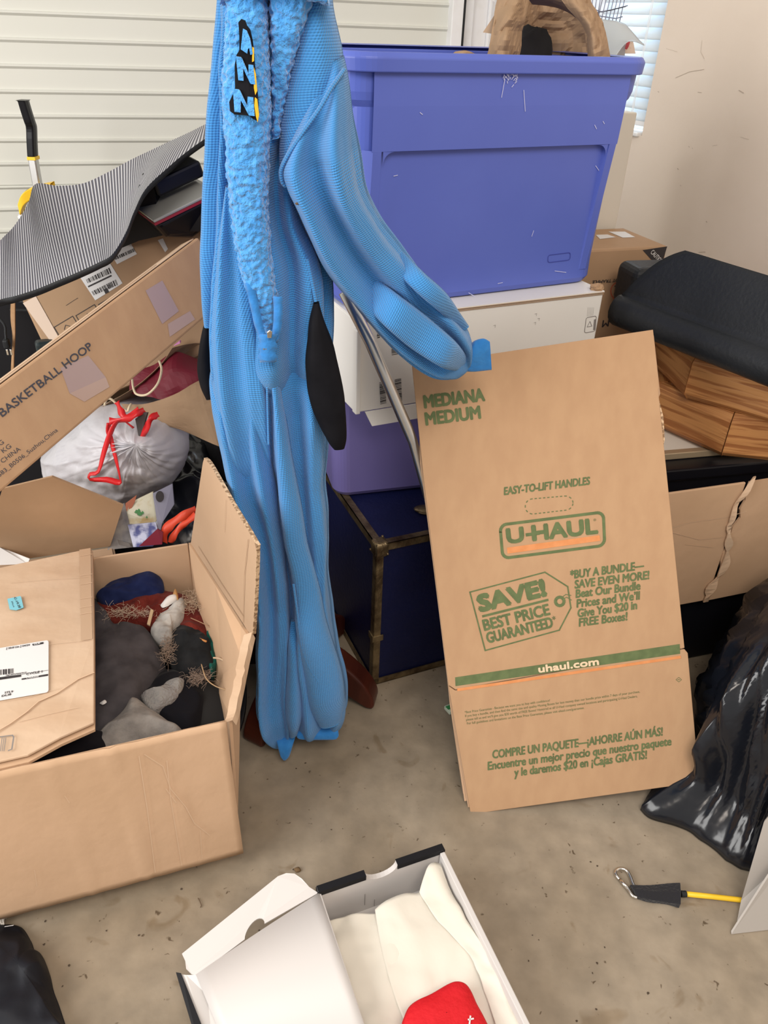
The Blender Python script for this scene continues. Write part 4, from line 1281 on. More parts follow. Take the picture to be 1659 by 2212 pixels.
ribbon([(236, 913, 1.43), (234, 930, 1.425), (240, 950, 1.42), (252, 1000, 1.405), (258, 1030, 1.40), (258, 1042, 1.40), (230, 1036, 1.40), (194, 1036, 1.40), (194, 1024, 1.40), (212, 1018, 1.40), (225, 975, 1.41), (243, 925, 1.42), (262, 908, 1.43), (288, 925, 1.44)], .0058, .9, 1).build('drawstring', M['red_plastic'], t, smooth=True, solid=.0012)
ribbon([(236, 910, 1.43), (270, 906, 1.43), (296, 893, 1.44), (312, 885, 1.46)], .008, .4, 2).build('drawstring', M['red_plastic'], t, smooth=True, solid=.0012)
ribbon([(252, 868, 1.47), (262, 890, 1.45), (275, 902, 1.44), (300, 884, 1.45)], .008, .5, 3).build('drawstring', M['red_plastic'], t, smooth=True, solid=.0012)
ribbon([(342, 894, 1.46), (326, 905, 1.44), (316, 925, 1.44), (306, 948, 1.45)], .008, .6, 4).build('drawstring', M['red_plastic'], t, smooth=True, solid=.0012)
k = MB().prism([at_y(292, 905, 1.445), at_y(308, 892, 1.45), at_y(318, 892, 1.45), at_y(306, 935, 1.445), at_y(300, 946, 1.445)], V((.002, .004, 0)))
k.build('dark_mouth', pm('dark_grey', (.07, .06, .058), .7), t)  # dark grey slab set into the mouth of the bag

# black bin bags filling the floor behind
tag(lump([(330, 960), (430, 920), (520, 950), (560, 1100), (540, 1180), (420, 1190), (330, 1180), (250, 1170), (230, 1080)], .16, .17, amp=.035, sc=7, seed=5, sink=.155, rings=24, n=90).build('trash_bag', M['bag_black'], smooth=True),
    'black bin bag with orange-red ties behind the open carton', 'trash bag')
bb = bpy.data.objects['trash_bag.001'] if 'trash_bag.001' in bpy.data.objects else None
ribbon([(352, 1170, 1.36), (356, 1150, 1.36), (372, 1130, 1.37), (400, 1112, 1.38), (424, 1100, 1.40)], .011, .3, 2).build('tie', pm('orange_red_ribbon', (.70, .07, .03), .4), bb, smooth=True, solid=.0012)
ribbon([(368, 1172, 1.355), (380, 1150, 1.36), (398, 1132, 1.37), (424, 1112, 1.385)], .008, .4, 5).build('tie', pm('orange_red_ribbon', (.70, .07, .03), .4), bb, smooth=True, solid=.0012)
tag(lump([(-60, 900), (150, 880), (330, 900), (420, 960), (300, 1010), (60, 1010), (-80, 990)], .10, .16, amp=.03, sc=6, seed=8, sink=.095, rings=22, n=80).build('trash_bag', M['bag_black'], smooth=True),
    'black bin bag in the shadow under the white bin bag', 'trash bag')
tag(lump([(420, 830), (470, 820), (520, 900), (520, 1000), (470, 1000), (430, 930)], .30, .05, amp=.02, sc=8, seed=11, sink=.05).build('dark_garment', pm('charcoal_cloth', (.02, .02, .026), .9), smooth=True), 'charcoal garment bundled behind the blue fleece suit', 'garment')

# printed packages between the bag and the open carton
def slab(name, label, cat, px, Y, mat, th=.004, parent=None):
    k = MB().prism([at_y(p[0], p[1], Y if len(p) < 3 else p[2]) for p in px], V((0, th, -.001)))
    o = k.build(name, mat, parent)
    if label: tag(o, label, cat)
    return o
M['foodprint'] = pm('pale_food_print', (.62, .60, .47), .35, (.45, .33, .15), 16, contrast=(.5, .62))
s1 = slab('food_package', 'pale printed food package with green leaves beneath the white bin bag', 'package', [(282, 1085, 1.42), (330, 1062, 1.44), (340, 1120, 1.4), (334, 1132, 1.39), (280, 1132, 1.38), (272, 1110, 1.39)], 1.4, M['foodprint'])
pf_ = Plane.of(at_y(282, 1085, 1.419), at_y(330, 1062, 1.439), at_y(280, 1132, 1.379))
k = MB()
for x_, y_, r_ in ((296, 1106, 4), (303, 1110, 5), (309, 1108, 3), (301, 1103, 3), (318, 1118, 2)):
    quad(k, pf_, [(x_ + r_ * math.cos(a) * (1 + .4 * math.sin(3 * a)), y_ + r_ * math.sin(a)) for a in [2 * math.pi * q / 9 for q in range(9)]], .003)
k.build('leaf_print', pm('leaf_green', (.06, .22, .07), .5), s1)
k = MB(); quad(k, pf_, [(272, 1088), (296, 1070), (292, 1085), (280, 1110), (272, 1120)], .0025); k.build('tomato_print', pm('tomato_brown', (.33, .10, .05), .5), s1)
s2 = slab('grey_package', 'grey printed package with a dark round picture next to the food package', 'package', [(330, 1066, 1.42), (372, 1045, 1.45), (376, 1090, 1.42), (350, 1130, 1.38), (344, 1160, 1.36)], 1.4, pm('grey_print', (.24, .24, .32), .4))
p2 = Plane.of(at_y(330, 1066, 1.419), at_y(372, 1045, 1.449), at_y(344, 1160, 1.359))
k = MB(); quad(k, p2, [(345 + 9 * math.cos(a), 1073 + 12 * math.sin(a)) for a in [2 * math.pi * q / 16 for q in range(16)]], .003); k.build('round_picture', M['black_ink'], s2)
s3 = slab('printed_carton', 'white printed carton with grey blades beside the brown flap', 'carton', [(258, 1090, 1.36), (268, 1088, 1.36), (278, 1130, 1.36), (288, 1182, 1.36), (232, 1188, 1.35)], 1.36, pm('grey_white_print', (.40, .38, .36), .4, (.2, .2, .23), 30))
p3 = Plane(at_y(258, 1090, 1.358), V((0, -1, 0)))
k = MB(); quad(k, p3, [(260, 1106), (264, 1100), (266, 1118), (257, 1124)], .003); k.build('blade_print', M['grey_ink'], s3)
k = MB()
quad(k, p3, [(243, 1160), (280, 1172), (284, 1180), (240, 1172)], .003)
k.build('blade_print', M['grey_ink'], s3)
slab('blue_leaflet', 'white and blue leaflet under the food package', 'leaflet', [(276, 1134, 1.35), (336, 1128, 1.36), (346, 1165, 1.34), (330, 1180, 1.33), (288, 1182, 1.33)], 1.34, pm('blue_white_print', (.42, .44, .58), .4, (.05, .06, .2), 26, contrast=(.45, .55)), .003)
slab('red_wrapper', 'dark red wrapper between the leaflet and the orange-red ties', 'wrapper', [(300, 1180, 1.325), (340, 1142, 1.33), (352, 1150, 1.33), (350, 1176, 1.32)], 1.32, pm('dark_red_film', (.14, .006, .02), .4), .003)

# second open carton behind; flap's shade put into darker board and a forward lean
t = thing('open_carton', 'brown open carton with one flap tipped forward behind the clothes carton', 'carton', at_y(110, 1230, 1.42))
q = [at_y(-30, 1170, 1.38), at_y(60, 1207, 1.34), at_y(238, 1180, 1.345), at_y(266, 1092, 1.27), at_y(112, 1030, 1.25), at_y(5, 1056, 1.26)]
q = flat(q, 1, 2, 4)
MB().prism(q, V((0, .004, .001))).build('flap', M['card_dark'], t)
a_, b_ = V(q[1]), V(q[2])
d_ = (b_ - a_).normalized()
k = MB().box(V((a_.x, a_.y + .006, .0)) - d_ * .25, d_ * (.25 + (b_ - a_).length), V((0, .005, 0)), (0, 0, a_.z - .01)); k.build('front_panel', M['card_in'], t)
k = MB().box(V((b_.x, b_.y + .012, .0)), V((-.08, .18, 0)), V((.004, 0, 0)), (0, 0, a_.z - .03)); k.build('side_panel', M['card_in'], t)
slab('white_paper', 'white sheet of paper at the left edge behind the clothes carton', 'paper', [(-30, 1165, 1.33), (0, 1182, 1.33), (64, 1207, 1.30), (60, 1218, 1.29), (-30, 1222, 1.27)], 1.3, M['label'], .002)
# ------------------------------------------------------------------ clothes carton (front left)
yaw = math.radians(20); ex = V((math.cos(yaw), math.sin(yaw), 0)); ey = V((-math.sin(yaw), math.cos(yaw), 0)); ez = V((0, 0, 1))
fr = at_z(520, 1838, 0); fr.z = .002
BWd, BDp, BHt, tc_ = .66, .52, .338, .005
fl = fr - ex * BWd
t = thing('clothes_carton', 'big open cardboard carton full of old clothes at the left', 'carton', fl + ex * BWd / 2 + ey * BDp / 2)
MB().box(fl, ex * BWd, ey * BDp, ez * .005).build('base', M['card_in'], t)
MB().box(fl + ez * .005, ex * BWd, ey * tc_, ez * (BHt - .005)).build('front_wall', M['card'], t, bevel=.002)
MB().box(fl + ey * (BDp - tc_) + ez * .005, ex * BWd, ey * tc_, ez * (BHt - .005)).build('rear_wall', M['card_in'], t, bevel=.002)
MB().box(fl + ey * tc_ + ez * .005, ex * tc_, ey * (BDp - 2 * tc_), ez * (BHt - .005)).build('left_wall', M['card_in'], t, bevel=.002)
# right wall leans out a little, its front top corner crushed
RW = [fr + ey * tc_ + ez * .005, fr + ey * (BDp - tc_) + ez * .005, at_z(412, 1172, BHt), at_y(470, 1262, 1.17), at_y(526, 1350, 1.03), at_y(541, 1372, .985), at_y(528, 1420, .955), at_y(510, 1500, .90), at_y(502, 1556, .868)]
rwm = MB().prism(RW, ex * -tc_); rwm.build('right_wall', M['card'], t)
k = MB()
P_ = [at_y(541, 1372, .982), at_y(536, 1395, .968), at_y(526, 1440, .94), at_y(516, 1490, .908), at_y(506, 1540, .872), at_y(500, 1560, .862)]
P_ = resample(P_, 20)
rr = []
for i, p in enumerate(P_):
    j = .004 * nz(p, 60, 3)
    rr.append([p + ex * (-.011 + j) + ez * .003, p + ex * (.002 + j) + ez * (.006 + j), p + ex * .006 - ez * .008])
k.grid(rr); k.build('torn_edge', M['card_worn'], t, solid=.002)
# right flap standing up
FL = [at_z(412, 1174, BHt + .001), at_y(438, 1000, 1.17), at_y(441, 990, 1.165), at_y(455, 1005, 1.27), at_y(500, 1085, 1.18), at_y(549, 1168, 1.08), at_y(554, 1190, 1.06), at_y(551, 1290, 1.01), at_y(546, 1370, .978), at_y(540, 1372, .985), at_y(527, 1350, 1.03), at_y(470, 1262, 1.17)]
FL = flat(FL, 0, 2, 8)
k = MB(); 
k.add(FL, [tuple(range(len(FL)))])
nrm = (FL[4] - FL[0]).cross(FL[8] - FL[0]).normalized()
if nrm.dot(ex) < 0: nrm = -nrm
k = MB().prism(FL, nrm * .005)
flap = k.build('right_flap', M['card_in'], t)
k = MB(); rr = []
for p in resample(FL[2:9], 40): rr.append([p - nrm * .0003 , p + nrm * .0056])
k.grid(rr); k.build('corrugated_edge', M['card_edge'], flap, solid=.0012, offset=0)
fp = Plane(FL[0], nrm)
marks('crease_line', fp, (([(538, 1165), (530, 1240), (527, 1345)], .0012), ([(490, 1080), (487, 1150)], .0006), ([(430, 1180), (480, 1260), (527, 1330)], .0014)), M['crease_dark'], flap, .0016)
# front flap folded down over the front wall
fpz = [at_y(495, 1562, .835), at_y(522, 1826, 0.838)]
ft = fl + ey * -.004 + ez * (BHt + .002)
TRf, TLf = fr + ez * (BHt + .002) - ey * .003 - ex * .002, fl + ez * (BHt + .002) - ey * .003
bo = -ey * .028 - ez * .305
k = MB(); rr = []
nX = 60
for i in range(nX + 1):
    u = i / nX
    row = []
    for j in range(24):
        v = j / 23
        p = TLf.lerp(TRf, u) + bo * v + ex * (.004 * v)
        b_ = 0
        for (u0, w_, a_) in ((.735, .006, .003), (.855, .005, .0026), (.60, .008, .0015)):
            b_ += a_ * math.exp(-((u - u0 - .02 * v) / w_) ** 2)
        p = p - ey * (b_ + .0015 * nz((u * 6, v * 3, 0), 1, 2)) + ez * (.0015 * nz((u * 30, 0, 0), 1, 4) if j in (0, 23) else 0)
        row.append(p)
    rr.append(row)
k.grid(rr); ff = k.build('front_flap', M['card'], t, smooth=True, solid=.005)
pl = Plane(TRf - ey * .0015, (TRf - TLf).cross(bo))
marks('crease_line', pl, (([(312, 1626), (352, 1652), (368, 1700), (400, 1738), (420, 1775), (452, 1800)], .0011), ([(358, 1700), (380, 1730)], .0012), ([(300, 1630), (318, 1745), (335, 1880)], .0013), ([(360, 1640), (368, 1720), (392, 1865)], .0012), ([(432, 1790), (436, 1850)], .0008), ([(150, 1610 + 120), (140, 1715)], .0008), ([(75, 1875), (80, 1910)], .0008)), M['crease'], ff, .004)
# left flap folded in, carrying the labels
LP = [fl + ey * (BDp - .03) + ez * (BHt + .006), at_z(195, 1184, BHt + .012), at_z(200, 1190, BHt + .012), at_z(203, 1380, BHt + .016), at_z(203, 1560, BHt + .014), at_z(130, 1592, BHt + .016), at_z(60, 1630, BHt + .014), fl + ey * .012 + ez * (BHt + .006)]
k = MB().prism(LP, -ez * .005); lf = k.build('left_flap', M['card_worn'], t, bevel=.0015)
k = MB().prism([p + V((.002, -.006, -.009)) for p in LP], -ez * .005); k.build('inner_flap', M['card'], t)
pl = Plane(LP[0] + ez * .003, ez)
pl = Plane.of(LP[1] + ez * .0010, LP[4] + ez * .0010, LP[7] + ez * .0010)
OFF = .004
k = MB(); quad(k, pl, rrect([(-20, 1407), (106, 1386), (106, 1499), (-20, 1521)], .05), OFF); k.build('shipping_label', M['label'], lf)
k = MB(); quad(k, pl, [(17, 1297), (45, 1291), (47, 1294), (52, 1316), (36, 1322), (22, 1320)], OFF); k.build('blue_sticker', pm('turquoise_sticker', (.20, .52, .62), .5), lf)
k = MB(); write(k, pl, 'C-19.2E', (31, 1295), (42, 1318), (4, -1.5), .01, off=OFF + .0006)
write(k, pl, 'Plus', (25, 1304), (30, 1316), (3, -1), .0, off=OFF + .0006); k.build('sticker_writing', M['black_ink'], lf)
k = MB()
quad(k, pl, [(71, 1395), (95, 1391), (95, 1395), (72, 1399)], OFF + .0006)
write(k, pl, '[ 50.8 Lbs ] 04/24', (15, 1407), (65, 1399), 3.5, .02, off=OFF + .0006)
bars(k, pl, [(-20, 1453), (30, 1448), (30, 1459), (-20, 1465)], 40, 9, OFF + .0006)
quad(k, pl, [(-20, 1470), (47, 1461), (47, 1466), (-20, 1476)], OFF + .0006)
stroke(k, pl, [(48, 1461), (105, 1452)], .0008, off=OFF + .0006)
write(k, pl, 'CYCLE 1', (58, 1463), (92, 1457), 4.5, .02, off=OFF + .0006)
write(k, pl, 'TBA307372527010', (13, 1465), (58, 1458), 2.4, .01, off=OFF + .0006)
quad(k, pl, [(48, 1470), (105, 1460), (105, 1464), (48, 1473)], OFF + .0006)
write(k, pl, 'STL9', (11, 1503), (29, 1500), 4, .02, off=OFF + .0006); write(k, pl, 'DLI8', (5, 1510), (25, 1506), 4, .02, off=OFF + .0006)
write(k, pl, 'DLI8', (-8, 1474), (14, 1470), 4, .02, off=OFF + .0006)
k.build('label_printing', M['black_ink'], lf)
k = MB(); write(k, pl, 'DLI8', (75, 1398), (88, 1395), 3, .03, off=OFF + .001); write(k, pl, 'OVERSIZE', (58, 1471), (85, 1467), 3, .03, off=OFF + .001); k.build('reversed_printing', M['label'], lf)
k = MB()
stroke(k, pl, [(-10, 1597), (28, 1592), (31, 1596), (27, 1622), (20, 1625)], .002, off=OFF)
for x_ in (2, 6, 10): stroke(k, pl, [(x_ + 4, 1597), (x_, 1626)], .001, off=OFF)
k.build('frame_printing', M['grey_ink'], lf)
k = MB(); quad(k, pl, [(172, 1190), (196, 1186), (200, 1383), (176, 1387)], OFF - .0012); k.build('parcel_tape', M['tape_tan'], lf)
for y_ in (1204, 1247, 1266, 1297, 1316, 1330): marks('crease_line', pl, (([(174, y_), (199, y_ - 4)], .0016),), M['crease'], lf, OFF - .0004)
marks('crease_line', pl, (([(-20, 1592), (25, 1565), (60, 1540), (85, 1518), (125, 1500), (170, 1470), (203, 1456)], .0022), ([(40, 1563), (110, 1545), (168, 1532)], .0008), ([(0, 1520), (60, 1510), (130, 1490)], .0006), ([(20, 1262), (100, 1255), (190, 1250)], .0007), ([(105, 1395), (200, 1386)], .0007)), M['crease'], lf, OFF - .0004)
k = MB(); stroke(k, pl, [(-20, 1594), (25, 1567), (60, 1542), (85, 1520), (125, 1502), (170, 1472), (203, 1458)], .0008, off=OFF); k.build('torn_crease', M['crease_dark'], lf)

# the clothes inside
def garment(name, label, cat, px, z0, h, col, col2=None, amp=.012, sc=10, seed=0, rough=.9, fold=0, fdir=(1, 0), fsc=40, bump=.0, bs=60, sheen=.1, power=2.0):
    o = lump(px, z0, h, amp=amp, sc=sc, seed=seed, rings=26, n=96, fold=fold or .004, fdir=fdir if fold else (.6, .8), fsc=fsc, sink=.03, power=power).build(name, pm(name + '_cloth', tuple(x * .8 for x in col), rough, col2, 30, bump=bump, bscale=bs, sheen=sheen * .4, spec=.08), smooth=True)
    return tag(o, label, cat)
garment('dark_jacket', 'dark padding cloth at the very bottom of the clothes carton', 'cloth', [(60, 1640), (190, 1300), (240, 1230), (420, 1240), (440, 1270), (520, 1380), (505, 1560), (300, 1640)], .10, .06, (.016, .016, .02), seed=1)
garment('navy_shirt', 'navy blue shirt crumpled against the rear wall of the carton', 'clothing', [(206, 1282), (240, 1252), (285, 1242), (335, 1237), (352, 1252), (345, 1278), (290, 1290), (230, 1296)], .262, .022, (.012, .019, .075), (.018, .028, .095), .010, 14, 2)
garment('red_sweater', 'rust red knitted sweater below the navy shirt', 'clothing', [(205, 1298), (250, 1275), (320, 1268), (400, 1280), (430, 1310), (450, 1365), (440, 1385), (380, 1350), (310, 1345), (235, 1335)], .245, .022, (.13, .018, .014), (.17, .028, .02), .010, 14, 3, fold=.003, fdir=(.9, .4), fsc=90, bump=.4, bs=140)
garment('grey_jacket', 'large smooth slate grey jacket filling the left of the carton', 'clothing', [(170, 1300), (205, 1290), (240, 1345), (275, 1333), (318, 1355), (345, 1395), (355, 1430), (340, 1470), (318, 1500), (302, 1540), (270, 1570), (200, 1600), (160, 1570), (160, 1450)], .215, .045, (.066, .060, .066), (.08, .073, .079), .014, 8, 4, .75, fold=.010, fdir=(.95, .15), fsc=22, power=2.6)
garment('patterned_cloth', 'grey and white patterned cloth in the middle of the carton', 'cloth', [(330, 1345), (350, 1318), (375, 1310), (398, 1292), (403, 1305), (396, 1335), (375, 1355), (370, 1375), (345, 1378), (325, 1362)], .255, .016, (.62, .60, .57), (.28, .27, .26), .008, 18, 5)
garment('black_shirt', 'black shirt crumpled right of the patterned cloth', 'clothing', [(372, 1350), (400, 1345), (430, 1362), (452, 1385), (462, 1420), (448, 1440), (400, 1448), (372, 1430), (362, 1395)], .235, .02, (.012, .013, .015), (.02, .021, .023), .014, 13, 6)
garment('teal_shirt', 'small teal cloth beside the right wall of the carton', 'clothing', [(448, 1362), (470, 1358), (484, 1380), (482, 1400), (470, 1420), (455, 1440), (440, 1410)], .235, .02, (.01, .085, .07), (.016, .11, .09), .012, 18, 7)
garment('charcoal_cushion', 'smooth charcoal cushion in the front right corner of the carton', 'cushion', [(400, 1455), (440, 1465), (490, 1490), (512, 1530), (500, 1558), (430, 1578), (400, 1560)], .19, .03, (.03, .03, .031), None, .006, 7, 8)
garment('cloth_hat', 'black cloth hat wrapped round a grey mesh lining', 'hat', [(305, 1498), (330, 1462), (350, 1446), (390, 1440), (415, 1462), (440, 1490), (436, 1540), (410, 1575), (360, 1570), (310, 1530)], .21, .035, (.010, .010, .014), None, .010, 12, 9)
hat_ = bpy.data.objects['cloth_hat']
_l = garment('mesh_lining', '', '', [(303, 1500), (335, 1495), (360, 1470), (385, 1462), (398, 1468), (385, 1500), (355, 1520), (325, 1530)], .246, .012, (.34, .33, .32), (.22, .21, .21), .006, 20, 10, fold=.004, fdir=(.5, .86), fsc=60, bump=.5, bs=220)
del _l['label'], _l['category']
_l.parent = hat_; _l.location = _l.location - hat_.location
garment('grey_sweatshirt', 'heather grey sweatshirt at the front edge of the carton', 'clothing', [(180, 1620), (230, 1570), (262, 1540), (285, 1510), (300, 1509), (330, 1530), (375, 1560), (400, 1584), (330, 1608), (250, 1630), (200, 1642)], .225, .05, (.235, .222, .212), (.30, .285, .27), .010, 11, 11, fold=.006, fdir=(.8, -.5), fsc=26, bump=.2, bs=150)
garment('black_bag', 'black cloth bag showing under the left flap edge', 'bag', [(-20, 1690), (60, 1640), (150, 1600), (235, 1575), (225, 1610), (150, 1640), (40, 1678)], .25, .04, (.012, .012, .016), None, .008, 12, 13)
# tufts of lint and bits of straw
rd = random.Random(11)
for nm, lb, cx_, cy_, z_, sp_, cnt, col in (('lint_tuft', 'pale lint tuft on the rust red sweater', 280, 1322, .268, (60, 14), 170, (.55, .44, .34)), ('lint_tuft', 'tan lint tuft by the right wall of the carton', 415, 1300, .268, (26, 20), 190, (.42, .31, .22)),
                                         ('lint_tuft', 'brown lint tuft between the grey jacket and the black shirt', 362, 1400, .26, (10, 34), 170, (.30, .22, .17)), ('lint_tuft', 'grey lint tuft right of the black cap', 430, 1462, .248, (26, 14), 170, (.28, .21, .17))):
    k = MB()
    for i in range(cnt):
        x_, y_ = cx_ + rd.gauss(0, sp_[0] / 2), cy_ + rd.gauss(0, sp_[1] / 2)
        p = at_z(x_, y_, z_ + rd.uniform(-.006, .010))
        pts = [p]
        d_ = V((rd.uniform(-1, 1), rd.uniform(-1, 1), rd.uniform(-.3, .5)))
        for j in range(5):
            d_ = (d_ + V((rd.uniform(-1, 1), rd.uniform(-1, 1), rd.uniform(-.7, .7))) * .6).normalized()
            pts.append(pts[-1] + d_ * .0034)
        k.tube(pts, rd.uniform(.00018, .00036), 3)
    o_ = tag(k.build(nm, pm('lint', col, .95)), lb, 'lint'); o_['kind'] = 'stuff'
def stick(name, label, pts, r, col, cat='twig'):
    k = MB().tube(resample([at_z(*p) for p in pts], 20), r, 6)
    return tag(k.build(name, pm(name + '_brown', col, .8), smooth=True), label, cat)
stick('straw', 'long curved straw stalk in front of the right wall of the carton', [(435, 1435, .26), (445, 1465, .26), (465, 1482, .26), (495, 1492, .27), (512, 1493, .28)], .0011, (.42, .28, .16))
stick('twig', 'short pale twig on the teal cloth', [(461, 1421, .262), (475, 1423, .264), (490, 1432, .266), (502, 1443, .27)], .002, (.5, .36, .24))
stick('dried_twig', 'thin dry stem crossing the rust red sweater edge', [(412, 1335, .27), (435, 1345, .27), (458, 1357, .27)], .0009, (.35, .2, .12))
stick('orange_twig', 'orange brown twig on the black shirt', [(424, 1372, .262), (432, 1380, .264), (446, 1386, .264)], .0022, (.48, .2, .06))
k = MB().prism([at_z(318, 1350, .27), at_z(326, 1318, .275), at_z(332, 1320, .275), at_z(324, 1353, .27)], (0, 0, .003))
tag(k.build('wood_splint', pm('splint_wood', (.5, .36, .22), .7)), 'flat wooden splint standing left of the patterned cloth', 'splint')
k = lump([(346, 1305), (360, 1290), (380, 1284), (384, 1292), (370, 1302), (352, 1310)], .272, .010, amp=.003, seed=3)
tag(k.build('white_tissue', M['label'], smooth=True), 'small white tissue above the patterned cloth', 'tissue')
k = lump([(372, 1284), (378, 1270), (384, 1282), (384, 1296), (378, 1286)], .275, .008, amp=.003, seed=5)
tag(k.build('dry_leaf', pm('dry_leaf', (.45, .24, .09), .8), smooth=True), 'dry orange leaf above the white tissue', 'leaf')
k = lump([(215, 1518), (226, 1511), (230, 1516), (222, 1521)], .262, .004, amp=.001, seed=5)
tag(k.build('small_feather', M['label'], smooth=True), 'small white feather on the slate grey jacket', 'feather')

# black garment at the lower left corner, with a white fringe beyond
k = lump([(-60, 1990), (0, 1985), (40, 1990), (62, 2020), (72, 2045), (88, 2055), (104, 2095), (112, 2130), (125, 2165), (145, 2230), (160, 2300), (-40, 2330), (-120, 2200)], .002, .05, amp=.014, sc=10, seed=21, rings=26, n=110, fold=.006, fdir=(.3, .95), fsc=30)
jk = tag(k.build('black_jacket', pm('black_jacket_cloth', (.008, .009, .014), .55, (.012, .013, .018), 20, spec=.2), smooth=True), 'black jacket lying on the floor in the bottom left corner', 'clothing')
k = MB()
for i in range(12):
    p = at_z(10 + i * 1.6, 2002 - i * .25, .054); k.tube([p, p + V((.0012, .0004, .0005))], .0004, 5)
k.build('white_stitching', M['label'], jk)
k = MB()
rd = random.Random(2)
for i in range(46):
    p = at_z(rd.uniform(-14, 15), rd.uniform(1976, 1984), .004)
    k.tube(resample([p, p + V((rd.uniform(-.004, .004), -.008, .012)), p + V((rd.uniform(-.008, .008), -.018, .002))], 6), .0014, 5)
o_ = tag(k.build('white_fringe', pm('white_yarn', (.7, .66, .6), .9), smooth=True), 'white yarn fringe between the clothes carton and the black jacket', 'fringe'); o_['kind'] = 'stuff'
# ------------------------------------------------------------------ coat stand behind the suit
MH = M['mahogany']
post = at_z(640, 1400, .12); post = V((-.165, 1.255, 0))
t = thing('coat_stand', 'dark mahogany coat stand whose curved feet show under the blue fleece suit', 'coat stand', post)
MB().tube([post + V((0, 0, .03)), post + V((0, 0, .16)), post + V((0, 0, .18)), post + V((0, 0, 1.66))], [.024, .024, .018, .018], 16).build('post', MH, t, smooth=True)
def foot(tip, ztop, th):
    d = V((tip.x - post.x, tip.y - post.y, 0)); L_ = d.length; d.normalize(); s_ = V((-d.y, d.x, 0)) * th
    prof = [(0.0, .155), (.25, .150), (.5, .128), (.72, .098), (.88, .068), (.97, .040), (1.0, .018), (.975, .006), (.90, .005), (.80, .014), (.6, .035), (.35, .060), (.0, .07)]
    pts = resample([V((a, 0, b)) for a, b in prof], 40)
    poly = [post + d * (p.x * L_) + V((0, 0, max(.005, p.z))) - s_ / 2 for p in pts]
    k = MB().prism(poly, s_)
    o_ = k.build('foot', MH, t, bevel=.006, seg=3)
    MB().ball(V((tip.x, tip.y, .003)) - d * .025, .010, .010, .003, 12, 6).build('glide', M['brass'], o_, smooth=True)
foot(at_z(812, 1520, .0), .1, .05)
foot(at_z(545, 1612, .0), .1, .05)
foot(V((post.x + .06, post.y + .22, 0)), .1, .05)
foot(V((post.x - .19, post.y + .10, 0)), .1, .05)
MB().tube(resample([post + V((0, 0, 1.56)), post + V((0, -.06, 1.57)), post + V((0, -.11, 1.60)), post + V((0, -.12, 1.64))], 14), .009, 10).build('hook', MH, t, smooth=True)
MB().ball(post + V((0, 0, 1.69)), .03, .03, .04).build('finial', MH, t, smooth=True)

# ------------------------------------------------------------------ blue fleece suit (hung inside out)
M['knit'] = knit_mat('blue_knit', (.06, .28, .635), (.035, .185, .47), .0044, .0032)
M['sherpa'] = pm('blue_sherpa', (.055, .28, .68), .95, (.085, .35, .76), 90, bump=.8, bscale=150, sheen=.5, spec=.1)
M['cuff'] = pm('blue_rib_cuff', (.025, .18, .50), .8, (.035, .21, .55), 60, bump=.2, bscale=120, sheen=.3, spec=.15)
M['lining'] = pm('black_pocket_lining', (.006, .006, .008), .7, (.010, .010, .013), 12, bump=.3, bscale=16, spec=.08)
suit = thing('fleece_suit', 'bright blue inside-out hooded fleece suit hanging in the middle of the photo', 'costume', V((-.17, 1.13, .02)))
# torso and hips
def R(lx, ly, rx, ry, Y, th): return ((lx, ly), (rx, ry), Y, th)
torso = [R(474, -70, 700, -90, 1.165, .060), R(482, 20, 700, 0, 1.16, .060), R(478, 140, 716, 120, 1.16, .062), R(478, 260, 700, 250, 1.16, .06), R(476, 360, 660, 350, 1.16, .06), R(474, 470, 664, 460, 1.155, .058),
         R(462, 570, 705, 560, 1.15, .058), R(455, 680, 712, 680, 1.145, .06), R(456, 780, 712, 770, 1.14, .06), R(464, 850, 712, 840, 1.165, .04), R(482, 910, 700, 900, 1.20, .01)]
loft(torso, 70, 90, folds=[(7, .26, .3, 2.0), (13, .12, 1.0, -1.5)], noise_amp=.004, nsc=9, seed=1).build('torso', M['knit'], suit, smooth=True)
# legs
legL = [R(475, 740, 570, 750, 1.15, .015), R(458, 800, 586, 800, 1.138, .045), R(464, 860, 590, 860, 1.13, .05), R(474, 930, 592, 930, 1.13, .05), R(496, 1040, 606, 1040, 1.13, .05), R(538, 1160, 622, 1160, 1.125, .048), R(552, 1280, 634, 1290, 1.12, .048),
        R(555, 1390, 632, 1400, 1.115, .048), R(556, 1480, 628, 1480, 1.11, .05), R(562, 1535, 634, 1530, 1.105, .054), R(580, 1580, 632, 1575, 1.10, .04), R(596, 1602, 626, 1600, 1.10, .02)]
legR = [R(590, 740, 700, 735, 1.16, .015), R(574, 800, 712, 790, 1.148, .05), R(578, 860, 712, 860, 1.14, .054), R(584, 950, 708, 950, 1.14, .054), R(596, 1060, 706, 1060, 1.135, .05), R(616, 1180, 708, 1180, 1.13, .05), R(630, 1290, 713, 1290, 1.125, .05),
        R(626, 1390, 726, 1380, 1.12, .052), R(632, 1470, 745, 1460, 1.115, .054), R(636, 1530, 750, 1520, 1.11, .055), R(640, 1562, 740, 1555, 1.11, .045), R(655, 1576, 712, 1574, 1.11, .022)]
loft(legL, 110, 64, folds=[(5, .26, .8, 2.5), (9, .12, 2, -2)], noise_amp=.005, nsc=9, seed=2).build('leg', M['knit'], suit, smooth=True)
loft(legR, 110, 64, folds=[(5, .26, 2.0, 1.5), (9, .12, 1, 2)], noise_amp=.005, nsc=9, seed=3).build('leg', M['knit'], suit, smooth=True)
